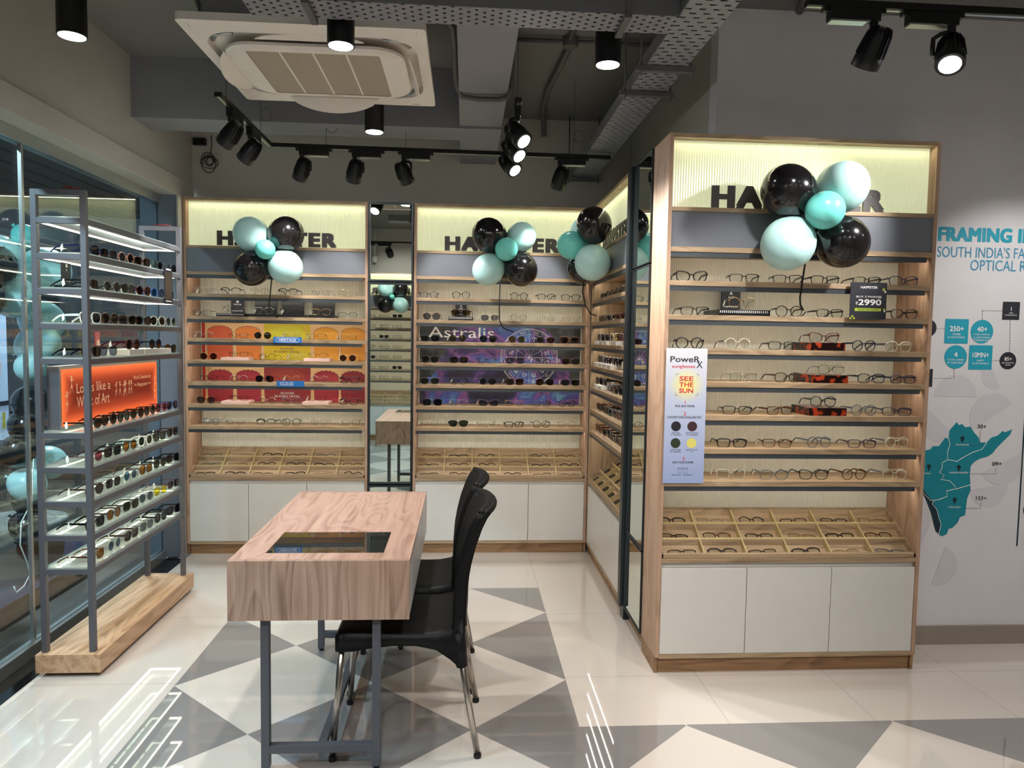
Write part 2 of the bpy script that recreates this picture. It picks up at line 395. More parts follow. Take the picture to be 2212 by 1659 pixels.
def rrect(x0, x1, y0, y1, r, n=6):
    out = []
    for cx, cy, a0 in ((x1 - r, y1 - r, 0), (x0 + r, y1 - r, PI / 2), (x0 + r, y0 + r, PI), (x1 - r, y0 + r, 1.5 * PI)):
        out += [(cx + r * math.cos(a0 + PI / 2 * k / n), cy + r * math.sin(a0 + PI / 2 * k / n)) for k in range(n + 1)]
    return out
def area(name, loc, rot, sx, sy, power, col=(1, 1, 1), parent=None, spread=PI):
    l = bpy.data.lights.new(name, 'AREA'); l.shape = 'RECTANGLE'; l.size = sx; l.size_y = sy; l.energy = power; l.color = col; l.spread = spread
    o = bpy.data.objects.new(name, l); COL.objects.link(o); o.location = loc; o.rotation_euler = rot
    if parent: o.parent = parent
    return o
def spot(name, loc, target, power, ang, blend=.5, col=(1, 1, 1), rad=.035):
    l = bpy.data.lights.new(name, 'SPOT'); l.energy = power; l.spot_size = math.radians(ang); l.spot_blend = blend; l.color = col; l.shadow_soft_size = rad
    o = bpy.data.objects.new(name, l); COL.objects.link(o); o.location = loc
    o.rotation_euler = (Vector(target) - Vector(loc)).to_track_quat('-Z', 'Y').to_euler(); return o

# ------------------------------------------------------------------ room shell
CZ = 3.06
struct('floor', MB().box(-1.845, 4.2, -.8, 5.3, -.05, 0), M['floor'])
struct('ceiling', MB().box(-2.1, 4.2, -.8, 5.3, CZ, CZ + .1), M['ceiling'])
struct('wall_back', MB().box(-1.9, 1.17, 5.22, 5.32, 0, CZ), M['wall_dark'])
struct('wall_side', MB().box(1.168, 1.3, 3.501, 5.3, 0, CZ), M['wall_dark'])
struct('wall_right', MB().box(1.168, 4.2, 3.4, 3.5, 0, CZ), M['wall_white'])
struct('wall_far_right', MB().box(4.2, 4.3, -.8, 3.5, 0, CZ), M['wall'])
struct('wall_behind', MB().box(-2.0, 4.2, -.9, -.8, 0, CZ), M['wall'])
struct('wall_left', MB().box(-2.1, -1.9, -.8, 5.3, 2.52, CZ), M['wall'])
struct('trim_lintel', MB().box(-2.1, -1.882, -.8, 5.2, 2.402, 2.52), M['wall'], .004)
struct('wall_jamb', MB().mat(0).box(-2.12, -1.882, 4.90, 5.22, 0, 2.402), [M['jamb']])
struct('trim_jamb_edge', MB().box(-1.882, -1.872, 4.885, 5.2, 0, 2.402), M['wall'])
struct('baseboard_right', MB().box(1.3, 4.2, 3.386, 3.4, 0, .095), M['baseboard'])
struct('trim_sill', MB().box(-2.1, -1.845, -.8, 4.9, -.05, -.012), M['granite'])
struct('beam_cross', MB().box(-1.9, .2, 4.3, 4.56, 2.72, CZ), M['beam'])
struct('beam_long', MB().box(-.045, .2, 2.7, 5.22, 2.735, CZ - .001), M['beam'])
# window: rail, track and two panes
w = link('window_1', None); w['kind'] = 'structure'
MB().box(-2.05, -1.99, -.8, 4.9, 2.345, 2.402).build('window_frame', M['alu'], w)
MB().box(-2.035, -1.985, -.8, 4.9, -.012, .045).build('window_frame', M['alu'], w)
MB().box(-2.016, -2.006, -.8, 3.44, .045, 2.345).build('window_pane', M['glass'], w)
MB().box(-2.016, -2.006, 3.452, 4.9, .045, 2.345).build('window_pane', M['glass'], w)
MB().box(-2.018, -2.002, 3.438, 3.454, .045, 2.345).build('window_joint', M['alu'], w)

# ------------------------------------------------------------------ glasses
def outline(kind, n=26):
    P = []
    for k in range(n):
        a = 2 * PI * k / n; c, s_ = math.cos(a), math.sin(a)
        def se(A, B, e): return (A * math.copysign(abs(c) ** (2 / e), c), B * math.copysign(abs(s_) ** (2 / e), s_))
        if kind == 'rectangular': x, z = se(.0262, .0165, 4.2); x *= 1 - .08 * (z < 0)
        elif kind == 'square': x, z = se(.0258, .0205, 4.0); x *= 1 - .1 * max(0, -z / .02)
        elif kind == 'round': x, z = .0232 * c, .0222 * s_
        elif kind == 'cat-eye': x, z = se(.0262, .019, 2.5); z += .0075 * max(0, x / .026) * (z > 0) ; x += .002 * (z > .012)
        elif kind == 'aviator': x, z = se(.0262, .0215, 2.4); x += .003 * (z < 0) * (z / .0215) * -1; z -= 0
        elif kind == 'octagonal':
            a = PI / 8 + 2 * PI * round(k * 8 / n) / 8; x, z = .0262 * math.cos(a), .0225 * math.sin(a)
        else: x, z = se(.0262, .0195, 2.9); x *= 1 - .13 * max(0, -z / .02)    # wayfarer / browline
        P.append((x, z))
    Q = []
    for p in P:
        if not Q or (abs(p[0] - Q[-1][0]) + abs(p[1] - Q[-1][1])) > 1e-5: Q.append(p)
    return Q
def fmat(col):
    k = 'fr_' + col
    if k in M: return M[k]
    C = dict(black='0b0b0e', navy='141a3c', brown='3a2018', gold='b8925a', silver='b9b6b0', white='e8e6e2', maroon='4a0f1c', teal='0f3438', olive='3a3c20', grey='5a606a', blue='2c4f8e', red='b02030', pink='c98a78', purple='43253f')
    if col == 'tortoise': M[k] = tortoise('frame_tortoise', '1c0d08', '8a4416', 160)
    elif col == 'clear': M[k] = plain('frame_clear', 'd9d2c2', .12, noise=0, **{'Transmission Weight': .35})
    else: M[k] = plain('frame_' + col, C[col], .22 if col not in ('gold', 'silver') else .25, metal=1 if col in ('gold', 'silver') else 0, noise=0)
    return M[k]
def lmat(col):
    if col == 'clear': return M['lens_clear']
    k = 'ln_' + col
    if k not in M:
        C = dict(dark=('565860', .22), brown=('7a5040', .32), green=('5c6a50', .35), grey=('9ca4b4', .5), yellow=('f0d820', .85), blue=('6c9cc4', .5), rose=('c85a6c', .5), amber=('d08430', .6), olive=('9a8c38', .5))
        c, t = C[col]; M[k] = glassy('lens_' + col, c, t, .03)
    return M[k]
_gc = {}
def glasses_meshes(kind, style, col, lens, folded):
    key = (kind, style, col, lens, folded)
    if key in _gc: return _gc[key]
    P = outline('browline' if kind == 'browline' else kind); n = len(P)
    hz = max(p[1] for p in P) - min(p[1] for p in P); zc = -min(p[1] for p in P) + .0018
    wmax = max(abs(p[0]) for p in P); cx = .0085 + wmax + (.0015 if style == 'thick' else .0006)
    t = dict(thick=.0042, thin=.0013, medium=.0029)[style]; dep = dict(thick=.0036, thin=.0016, medium=.0026)[style]
    mb = MB(); lenses = []
    two = kind == 'browline' or style == 'half'
    for sgn in (-1, 1):
        vs = []; fs = []
        for i, (x, z) in enumerate(P):
            d = math.hypot(x, z) or 1; ux, uz = x / d, z / d
            tt = t * (1.9 if (kind == 'browline' and z > .004) else (.5 if kind == 'browline' else (1.35 if z > .008 else 1)))
            xo, zo = x + ux * tt, z + uz * tt
            cc = sgn * cx
            wrap = lambda xx: .10 * ((xx + cx) ** 2) * 3.0
            for (a, b_), yy in (((x, z), -dep / 2), ((xo, zo), -dep / 2), ((xo, zo), dep / 2), ((x, z), dep / 2)):
                vs.append((cc + sgn * a, yy + wrap(a), zc + b_))
        for i in range(n):
            j = (i + 1) % n
            for k in range(4):
                fs.append((i * 4 + k, j * 4 + k, j * 4 + (k + 1) % 4, i * 4 + (k + 1) % 4))
        mb.cur = 0
        for f in fs:
            pass
        o = len(mb.v); mb.v += vs
        for q, f in enumerate(fs):
            low = P[q // 4][1] < (.0 if two else -.9)
            mb.f.append([a + o for a in f]); mb.mi.append(1 if (low and two) else 0); mb.smooth.add(len(mb.f) - 1)
        lm = MB(); lm.add([(sgn * cx + sgn * x, .0004 + .3 * ((x + cx) ** 2), zc + z) for x, z in P], [tuple(range(n))])
        lenses.append(lm.mesh('lens', [lmat(lens)]))
    # bridge and end pieces
    bz = zc + .006; br = t * .75
    mb.tube([(-.0105, 0, bz - .001), (-.005, -.001, bz + .0025), (.005, -.001, bz + .0025), (.0105, 0, bz - .001)], max(br, .0009), 6)
    if kind in ('aviator', 'octagonal') and style == 'thin': mb.tube([(-.014, 0, zc + hz * .42), (.014, 0, zc + hz * .42)], .001, 6)
    hx = cx + wmax + t + .002; hzz = zc + min(.0115, hz * .3); yw = .3 * (2 * cx) ** 2
    for sgn in (-1, 1):
        mb.box(sgn * (hx - .007), sgn * (hx + .0005), yw - .001, yw + .006, hzz - max(t, .0012), hzz + max(t, .0012))
        mb.tube([(sgn * .006, .0015, bz - .004), (sgn * .0075, .006, bz - .008)], .0011, 5)
    fr = mb.mesh('eyeglasses', [fmat(col), fmat('clear') if two and col != 'clear' and kind != 'browline' else fmat('silver' if kind == 'browline' else col)])
    temples = []
    th = dict(thick=.0052, thin=.0015, medium=.0038)[style]; tw = dict(thick=.0017, thin=.0008, medium=.0012)[style]
    for sgn in (-1, 1):
        if not folded:
            tip = .003; pts = [(hx, yw + .004, hzz), (hx - .001, yw + .05, hzz - .001), (hx - .004, yw + .092, hzz - .003), (hx - .006, yw + .112, hzz - .013), (hx - .008, yw + .13, min(tip + .006, hzz - .018)), (hx - .009, yw + .136, tip)]
            pts = [(sgn * x, y, z) for x, y, z in pts]; hs = [th, th * .85, th * .7, th * .7, th * .65, th * .5]
            sd = [Vector((1, 0, 0))] * 6
        else:
            y0 = yw + (.006 if sgn > 0 else .0105)
            pts = [(hx - .001, y0, hzz), (hx - .05, y0, hzz - .001), (hx - .09, y0 + .001, hzz - .004), (hx - .108, y0 + .002, hzz - .012), (hx - .122, y0 + .003, hzz - .024)]
            pts = [(sgn * x, y, z) for x, y, z in pts]; hs = [th, th * .85, th * .7, th * .7, th * .5]
            sd = [Vector((0, 1, 0))] * 5
        tm = MB(); vs = []
        for i, p in enumerate(pts):
            p = Vector(p); a = Vector(pts[max(i - 1, 0)]); b_ = Vector(pts[min(i + 1, len(pts) - 1)]); tdir = (b_ - a).normalized()
            upv = sd[i].cross(tdir).normalized()
            for u_, v_ in ((-1, -1), (1, -1), (1, 1), (-1, 1)): vs.append(p + sd[i] * tw * u_ + upv * hs[i] * v_)
        fs = [(i * 4 + k, (i + 1) * 4 + k, (i + 1) * 4 + (k + 1) % 4, i * 4 + (k + 1) % 4) for i in range(len(pts) - 1) for k in range(4)] + [(3, 2, 1, 0), tuple(len(pts) * 4 - 4 + k for k in range(4))]
        tm.add(vs, fs); temples.append(tm.mesh('temple_arm', [fmat(col if col not in ('clear',) or random.random() < .5 else 'grey')]))
    _gc[key] = (fr, lenses, temples, hx, hzz); return _gc[key]
tagmesh = MB().box(-.009, .009, -.0004, .0004, -.024, .006).mesh('price_tag', [M['tag']])
MW = Matrix()
GCOUNT = 0
STY = dict(thick='thick', medium='', thin='thin')
def glasses(spec, mat, place, group, folded=False, price=False):
    """spec 'style colour kind lens'; mat = world matrix; place = where it stands, in words"""
    global GCOUNT
    style, col, kind, lens = spec.split()
    fr, ls, ts, hx, hzz = glasses_meshes(kind, style, col, lens, folded)
    sun = lens != 'clear'
    o = link('sunglasses' if sun else 'eyeglasses', fr); o.matrix_world = mat
    for l in ls: link('lens', l, o)
    for t in ts: link('temple_arm', t, o)
    if price:
        t = link('price_tag', tagmesh, o); t.location = (-hx + .001, .03 + .05, hzz - .004) if not folded else (0, .014, .01); t.rotation_euler = (.2, .5, 1.2 if not folded else 0)
    desc = (STY[style] + ' ' + col + ' ' + kind).replace('  ', ' ').strip()
    if sun: desc += ' sunglasses' + ('' if lens == 'dark' else ' with ' + lens + ' lenses')
    else: desc += ' eyeglasses'
    if len((desc + ', ' + place).split()) > 16: place = place.replace(' from near end', ' from near end').replace(' glass shelf', ' shelf')
    if len((desc + ', ' + place).split()) > 16: desc = desc.replace(STY[style] + ' ', '', 1)
    tag(o, desc + ', ' + place, 'sunglasses' if sun else 'eyeglasses', group); GCOUNT += 1
    return o
ORD = ['first', 'second', 'third', 'fourth', 'fifth', 'sixth', 'seventh', 'eighth', 'ninth']

# ------------------------------------------------------------------ wooden display unit (local: x along, y into the wall, z up)
H = 2.40; DEPTH = .255
SHZ = [1.769, 1.620, 1.471, 1.325, 1.177, 1.028, .881]
_flute = {}
def flute_mesh(w, z0, z1, y, mat, key, p=.0088, amp=.0048):
    n = int(w / p); vs = []; k = 4
    for i in range(n * k + 1):
        x = i * w / (n * k); d = y - amp * abs(math.sin(PI * i / k))
        vs += [(x, d, z0), (x, d, z1)]
    m = MB(); m.add(vs, [(2 * i, 2 * i + 2, 2 * i + 3, 2 * i + 1) for i in range(n * k)]); return m
def unit(label, loc, rz, w, back='flute', doors=3):
    u = thing('display_unit', label, 'display unit', loc, rz, 'wooden display units along the walls')
    b = .018
    endm = M['oak_pink'] if back != 'wood' else M['oak_v']
    for x0 in (0, w - b):
        s_ = MB().box(x0, x0 + b, 0, DEPTH, .075, H).build('side_panel', [endm], u, .0008)
        MB().box(x0 + (.004 if x0 else 0), x0 + b - (0 if x0 else .004) , .012, DEPTH - .01, .0, .075).build('side_foot', M['plinth'], s_)
    MB().box(b, w - b, 0, DEPTH, H - .018, H).build('top_panel', M['oak_h'], u, .0008)
    # backlit ribbed box
    lb = flute_mesh(w - 2 * b, 2.086, H - .018, .052, None, 'lb', .0115, .0035).build('light_box', M['lightbox'], u); lb.location = (b, 0, 0)
    L = MB(); put_text(L, 'HAPPSTER', .205 if w > 1.15 else .15, .995 if w > 1.15 else .9, 2.093, 2.192, .040, .13, .006, sx=1.18); L.build('lettering', M['print_dark'], u)
    MB().box(b, w - b, 0, .06, 2.068, 2.086).build('rail', M['oak_h'], u, .0008)
    MB().box(b, w - b, .006, .02, 1.915, 2.068).build('header_panel', M['grey_panel'], u)
    MB().box(b, w - b, 0, DEPTH, 1.893, 1.915).build('rail', M['oak_h'], u, .0008)
    # back
    if back == 'flute': bk = flute_mesh(w - 2 * b, .50, 1.893, DEPTH - .006, None, 'bk'); bo = bk.build('back_panel', M['flute'], u); bo.location = (b, 0, 0)
    else: MB().box(b, w - b, DEPTH - .02, DEPTH - .006, .50, 1.893).build('back_panel', M['oak_v'], u)
    lw = w - 2 * b - .03
    for i, z in enumerate([1.915 + .0] + SHZ):
        if i: sh = MB().box(b, w - b, 0, DEPTH - .022, z - .023, z).build('shelf', M['oak_h'], u, .001)
        zb = z - .023
        par = sh if i else u
        MB().box(b + .001, w - b - .02, .004, .020, zb - .021, zb - .0005).build('led_profile', M['led_prof'], par)
        a = area('shelf_light', (w / 2, .030, zb - .006), (math.radians(38), 0, 0), lw, .008, 1.15 * SHELF * w / 1.2, (1, .94, .80), u)
    a = area('sign_light', (w / 2, .03, H - .022), (math.radians(-14), 0, 0), lw, .01, .8 * SHELF, (1, .95, .66), u)
    # sloping compartment tray
    tr = link('tray', None, u)
    y0, y1, za, zb_ = .004, DEPTH - .012, .545, .70
    sl = (zb_ - za) / (y1 - y0)
    def slab(mb, xa, xb, ya, yb, h0, h1):
        vs = []
        for x in (xa, xb):
            for y in (ya, yb):
                for h in (h0, h1): vs.append((x, y, za + (y - y0) * sl + h))
        mb.add(vs, [(0, 1, 3, 2), (4, 6, 7, 5), (0, 4, 5, 1), (2, 3, 7, 6), (0, 2, 6, 4), (1, 5, 7, 3)])
    m = MB(); slab(m, b, w - b, y0, y1, -.034, -.028); m.build('tray_bottom', M['oak_h'], tr)
    nc = 6 if w > 1.0 else 6
    m = MB(); slab(m, b, w - b, y0, y0 + .008, -.014, .004); slab(m, b, w - b, y1 - .008, y1, -.03, .006); slab(m, b, b + .008, y0, y1, -.03, .004); slab(m, w - b - .008, w - b, y0, y1, -.03, .004); m.build('tray_rim', M['oak_h'], tr)
    for k in range(1, nc):
        x = b + (w - 2 * b) * k / nc; m = MB(); slab(m, x - .0035, x + .0035, y0 + .008, y1 - .008, -.028, .004); m.build('divider', M['divider'], tr)
    for k in (1, 2):
        y = y0 + (y1 - y0) * k / 3; m = MB(); slab(m, b + .008, w - b - .008, y - .0035, y + .0035, -.028, -.0005); m.mat(1); slab(m, b + .008, w - b - .008, y - .0035, y + .0035, -.0004, .003); m.build('divider', [M['oak_h'], M['divider']], tr)
    u['tray'] = 0
    MB().box(b, w - b, 0, DEPTH - .01, .510, .529).build('rail', M['oak_h'], u, .0008)
    MB().box(b, w - b, .022, .030, .485, .510).build('shadow_gap', M['white'], u)
    for k in range(doors):
        xa = b + (w - 2 * b) * k / doors + .0015; xb = b + (w - 2 * b) * (k + 1) / doors - .0015
        MB().box(xa, xb, .002, .020, .091, .486).build('cabinet_door', M['white_door'], u, .0012)
    MB().box(b, w - b, 0, DEPTH - .01, .070, .0895).build('rail', M['oak_h'], u, .0008)
    MB().box(b, w - b, .02, .036, 0, .070).build('plinth', M['plinth'], u)
    return u
def shelf_matrix(u, x, y, z, yaw=0):
    return Matrix.Translation(u.location) @ Euler(u.rotation_euler).to_matrix().to_4x4() @ Matrix.Translation((x, y, z)) @ Matrix.Rotation(yaw, 4, 'Z')
def tray_matrix(u, w, c, r, nc=6):
    b = .018; x = b + (w - 2 * b) * (c + .5) / nc; y0, y1, za, zb_ = .004, DEPTH - .012, .545, .70
    yy = y0 + (y1 - y0) * (r + .28) / 3; zz = za + (yy - y0) * (zb_ - za) / (y1 - y0) - .0255
    return shelf_matrix(u, x + random.uniform(-.012, .012), yy, zz) @ Matrix.Rotation(math.radians(-58), 4, 'X') @ Matrix.Rotation(random.uniform(-.10, .10), 4, 'Y')
def fill_shelf(u, si, items, where, group, yaw0=0, base=.09):
    for k, it in enumerate(items):
        x, sp_ = it[0], it[1]; lift = it[2] if len(it) > 2 else 0
        yaw = yaw0 + random.uniform(-.16, .16)
        glasses(sp_, shelf_matrix(u, x, .045 + random.uniform(0, .012), SHZ[si] + .0005 + lift, yaw), ORD[k] + ' from left on ' + ORD[si] + ' shelf, ' + where, group, price=random.random() < .6)
TRAYS = ['medium black rectangular clear', 'thick black rectangular clear', 'medium brown rectangular clear', 'thin silver rectangular clear', 'thin gold rectangular clear', 'medium tortoise wayfarer clear', 'thick black wayfarer clear', 'medium grey rectangular clear', 'medium black round clear']
def fill_tray(u, w, where, group, specs=TRAYS, nc=6, rows=3, skip=()):
    for r in range(rows):
        for c in range(nc):
            if (c, r) in skip: continue
            glasses(specs[(c * 5 + r * 7 + random.randrange(3)) % len(specs)], tray_matrix(u, w, c, r, nc), 'in ' + ['front', 'middle', 'back'][r] + ' tray row, column ' + ['one', 'two', 'three', 'four', 'five', 'six'][5 - c if where == OI else c] + ' from left, ' + where, group, folded=True)

# ------------------------------------------------------------------ the units
XF, YF, WF = .872, 3.116, 1.22
front = unit('tall oak display unit nearest the mural wall, with sunglass tint poster on its left', (XF, YF, 0), 0, WF)
X1, W1 = -1.868, 1.21
left = unit('oak display unit on the back wall beside the window, with orange and red arch backdrops', (X1, 4.95, 0), 0, W1)
X2, W2 = -.35, 1.215
right = unit('oak display unit on the back wall corner, with dark galaxy backdrop on its shelves', (X2, 4.95, 0), 0, W2)
WW = 1.07
wing = unit('oak display unit on the side wall, mostly dark sunglasses, between corner and mirror', (.865, 4.93, 0), -PI / 2, WW, back='wood')
WO = 1.22
opp = unit('oak display unit opposite, seen only reflected in the mirror strip', (-.35, -.50, 0), PI, WO)

FI = 'front unit by mural'; LI = 'back unit by window'; RI = 'galaxy back unit'; WI = 'side-wall unit'; OI = 'unit seen in mirror'
F = [
 [(1.0, 'thick black cat-eye clear'), (1.24, 'medium black rectangular clear'), (1.44, 'medium navy rectangular clear'), (1.61, 'medium black rectangular clear'), (1.81, 'medium black rectangular clear'), (1.98, 'medium navy wayfarer clear')],
 [(1.02, 'medium black rectangular clear'), (1.235, 'thin gold round clear', .036), (1.45, 'medium black round clear'), (1.64, 'medium black rectangular clear'), (1.99, 'medium black wayfarer clear')],
 [(1.0, 'thick black round clear'), (1.22, 'medium clear round clear'), (1.43, 'medium black rectangular clear'), (1.62, 'medium maroon cat-eye clear', .037), (1.81, 'medium navy round clear'), (1.97, 'thick clear wayfarer clear')],
 [(1.25, 'thin silver square clear'), (1.46, 'medium brown wayfarer clear'), (1.66, 'thin olive octagonal clear', .037), (1.85, 'medium navy wayfarer clear'), (2.0, 'medium navy rectangular clear')],
 [(1.23, 'medium black rectangular clear'), (1.43, 'medium tortoise rectangular clear'), (1.63, 'medium black round clear', .037), (1.82, 'medium grey round clear'), (1.98, 'medium navy rectangular clear')],
 [(1.21, 'thick black rectangular clear'), (1.42, 'medium tortoise rectangular clear'), (1.62, 'medium grey round clear'), (1.82, 'medium purple rectangular clear'), (1.99, 'medium clear round clear')],
 [(1.21, 'medium clear square clear'), (1.41, 'medium grey wayfarer clear'), (1.6, 'medium black cat-eye clear'), (1.79, 'medium tortoise round clear'), (1.98, 'medium clear round clear')]]
for i, l in enumerate(F): fill_shelf(front, i, [(a[0] - XF,) + tuple(a[1:]) for a in l], FI, 'eyewear on the front unit shelves')
fill_tray(front, WF, FI, 'eyeglasses folded in the front unit tray')
L1 = [
 [(-1.76, 'thin silver aviator clear'), (-1.58, 'medium black browline clear'), (-1.39, 'thin silver round clear'), (-1.2, 'medium black browline clear'), (-.98, 'thin silver wayfarer clear'), (-.8, 'thin gold aviator clear')],
 [(-1.77, 'thin black wayfarer clear'), (-1.57, 'thin black round clear', .026), (-1.36, 'thin silver square clear', .02), (-1.19, 'thin purple wayfarer clear', .02), (-.98, 'thin gold wayfarer clear', .02), (-.8, 'thin black browline clear')],
 [(-1.76, 'thin silver wayfarer clear'), (-1.53, 'thin black rectangular clear'), (-1.37, 'thin gold round dark'), (-1.18, 'thin silver round clear'), (-1.01, 'thin brown square clear'), (-.8, 'thin gold wayfarer clear')],
 [(-1.73, 'thin gold round brown'), (-1.53, 'thin black rectangular clear', .02), (-1.34, 'thin black round clear'), (-1.15, 'thin silver round clear'), (-1.0, 'thin black rectangular clear', .02), (-.8, 'thin silver round brown')],
 [(-1.73, 'thin black round clear'), (-1.53, 'thin silver octagonal clear'), (-1.36, 'thin black aviator dark'), (-1.18, 'thin gold round clear'), (-.99, 'thin silver round clear'), (-.79, 'thick black wayfarer clear')],
 [(-1.75, 'medium tortoise round grey'), (-1.53, 'thin black rectangular clear', .02), (-1.34, 'thin silver round clear'), (-1.18, 'medium grey wayfarer clear'), (-1.01, 'thin black rectangular clear', .02), (-.79, 'medium black wayfarer clear')],
 [(-1.72, 'thin blue round clear'), (-1.56, 'thin silver rectangular clear'), (-1.35, 'medium black browline clear'), (-1.18, 'medium black round clear'), (-.99, 'thin silver round clear'), (-.78, 'thin gold wayfarer clear')]]
for i, l in enumerate(L1): fill_shelf(left, i, [(a[0] - X1,) + tuple(a[1:]) for a in l], LI, 'eyewear on the window-side unit shelves')
fill_tray(left, W1, LI, 'eyeglasses folded in the window-side unit tray')
L2 = [
 [(-.25, 'medium navy wayfarer clear'), (-.03, 'medium black round clear'), (.37, 'medium black round clear'), (.56, 'medium black wayfarer clear'), (.73, 'medium black wayfarer clear')],
 [(-.23, 'medium tortoise round grey'), (-.03, 'thick brown wayfarer olive', .03), (.17, 'thin silver wayfarer grey'), (.37, 'thin black round clear'), (.56, 'thin silver round clear'), (.74, 'thin gold aviator clear')],
 [(-.24, 'medium teal wayfarer dark'), (-.05, 'thin black round olive'), (.16, 'medium black round dark'), (.36, 'thin olive round olive'), (.56, 'thin brown wayfarer brown'), (.73, 'thick tortoise square brown')],
 [(-.24, 'medium black round dark'), (-.04, 'thin black square brown'), (.15, 'medium black wayfarer clear'), (.35, 'medium tortoise wayfarer grey'), (.54, 'thin silver round clear'), (.74, 'medium tortoise wayfarer green')],
 [(-.24, 'medium olive wayfarer green'), (-.04, 'medium black round clear'), (.16, 'thin black round dark'), (.35, 'medium brown square brown'), (.56, 'thin black aviator brown'), (.74, 'medium black wayfarer green')],
 [(-.22, 'thick black aviator dark'), (-.04, 'medium grey wayfarer clear'), (.17, 'thick purple cat-eye grey'), (.35, 'thin gold cat-eye clear'), (.54, 'medium brown wayfarer clear'), (.72, 'medium black round clear')],
 [(-.24, 'thin silver wayfarer clear'), (-.04, 'thick black browline green'), (.16, 'medium clear wayfarer clear'), (.35, 'thick black rectangular clear'), (.54, 'medium black octagonal clear'), (.72, 'thin gold square clear')]]
for i, l in enumerate(L2): fill_shelf(right, i, [(a[0] - X2,) + tuple(a[1:]) for a in l], RI, 'eyewear on the galaxy unit shelves')
fill_tray(right, W2, RI, 'eyeglasses folded in the galaxy unit tray')
WS = ['thick black wayfarer dark', 'thick black square dark', 'medium tortoise round brown', 'thick brown wayfarer brown', 'medium black aviator dark', 'thick black cat-eye dark', 'thick grey square dark', 'medium maroon wayfarer brown']
for i in range(7):
    it = []
    for k in range(7):
        lift = .024 if (i in (2, 3) and k < 6) or (i == 4 and k in (0, 1)) else 0
        sp_ = WS[(i * 3 + k * 5) % 8]
        if i == 2 and k == 3: sp_ = 'thick clear square yellow'
        if i == 6 and k == 4: sp_ = 'thick black square blue'
        it.append((.10 + k * .143 + random.uniform(-.01, .01), sp_, lift))
    fill_shelf(wing, i, it, WI, 'sunglasses on the side-wall unit shelves', yaw0=.05)
fill_tray(wing, WW, WI, 'sunglasses folded in the side-wall unit tray', ['thick black wayfarer dark', 'thick black square dark'], 6, 3)
OS = ['medium black rectangular clear', 'medium black wayfarer clear', 'medium brown rectangular clear', 'medium black round clear', 'thick black wayfarer dark']
for i in range(7):
    fill_shelf(opp, i, [(1.0 - k * .19, OS[(i + k * 2) % 5]) for k in range(3)], OI, 'eyewear on the unit opposite')
fill_tray(opp, WO, OI, 'eyeglasses folded in the opposite unit tray', skip=[(c, r) for c in (0, 1, 5) for r in range(3)])

# ------------------------------------------------------------------ things on the shelves
def wx(x, y, z): return Matrix.Translation((x, y, z))
def riser(x0, x1, y0, y1, z0, z1, mat, name, label, cat, group=None, parent=None):
    o = MB().box(x0, x1, y0, y1, z0, z1).build(name, mat, None, .0008); return tag(o, label, cat, group)
# tortoise risers on the front unit
for i, (x0, x1) in zip((2, 3, 4), ((1.54, 1.705), (1.555, 1.725), (1.55, 1.725))):
    riser(x0, x1, YF + .02, YF + .2, SHZ[i] + .0005, SHZ[i] + .036, M['tortoise_riser'], 'riser_block', 'glossy tortoiseshell riser block on ' + ORD[i] + ' shelf of the front unit', 'display riser', 'tortoiseshell risers on the front unit')
for i, x0, x1 in ((3, -1.64, -1.46), (3, -1.09, -.92), (5, -1.64, -1.46), (5, -1.10, -.925)):
    riser(x0, x1, 4.972, 5.12, SHZ[i] + .0005, SHZ[i] + .0195, M['pink'], 'riser_block', 'pale pink riser under folded frames, ' + ('left' if x0 < -1.3 else 'right') + ' one on ' + ORD[i] + ' shelf of back unit', 'display riser', 'pink risers in the arch backdrop')
for k, x0 in enumerate((-1.455, -1.27, -1.06)):
    riser(x0, x0 + .175, 4.975, 5.13, SHZ[1] + .0005, SHZ[1] + .0195, M['black'], 'riser_block', 'low black riser under ' + ORD[k] + ' of three black plaques, second shelf, back unit', 'display riser', 'black risers on the back unit')
    riser(x0 - .005, x0 + .145, 5.14, 5.150, SHZ[1] + .0005, SHZ[1] + .115, M['black'], 'display_plaque', 'glossy black plaque, ' + ORD[k] + ' of three standing on second shelf, back unit', 'display plaque', 'black plaques on the back unit')
def brand_stand(x, y, z, w, d, h, cw, ch, word, low, label, icon='leaf'):
    t = thing('brand_stand', label, 'display stand', (x, y, z))
    MB().box(-w / 2, w / 2, -d / 2, d / 2, 0, h).build('stand_base', M['black'], t, .001)
    m = MB()
    for k in range(int(w / .0095)): 
        cxx = -w / 2 + .008 + k * .0093; m.prism([(cxx - .003, h * .45), (cxx + .001, h * .45), (cxx + .004, h * .65), (cxx + .001, h * .85), (cxx - .003, h * .85), (cxx, h * .65)], -d / 2 - .0006, -d / 2 - .0001)
    m.build('chevron_strip', M['text_white'], t)
    MB().box(-cw / 2, cw / 2, d / 2 - .03, d / 2 - .024, h + .0003, h + ch).build('card', M['print_black'], t)
    m = MB(); yy = d / 2 - .0306
    put_text(m, word, -cw * .28, cw * .28, h + ch * .62, h + ch * .73, yy, .02, fit=len(word) > 3)
    if low: put_text(m, low, -cw * .4, cw * .4, h + ch * .18, h + ch * .26, yy, .02)
    if icon == 'leaf': m.prism([(-.008, h + ch * .80), (0, h + ch * .97), (.008, h + ch * .80), (.004, h + ch * .80), (0, h + ch * .86), (-.004, h + ch * .80)], yy, yy + .0002)
    else: m.prism([(-.008, h + ch * .80), (-.008, h + ch * .95), (.008, h + ch * .95), (.008, h + ch * .80)], yy, yy + .0002)
    m.build('lettering', M['text_white'], t); return t
brand_stand(1.235, 3.235, SHZ[1] + .0005, .235, .2, .026, .09, .095, 'ACE', 'HAPPSTER', 'black brand stand with chevron edge and leaf card on front unit, second shelf')
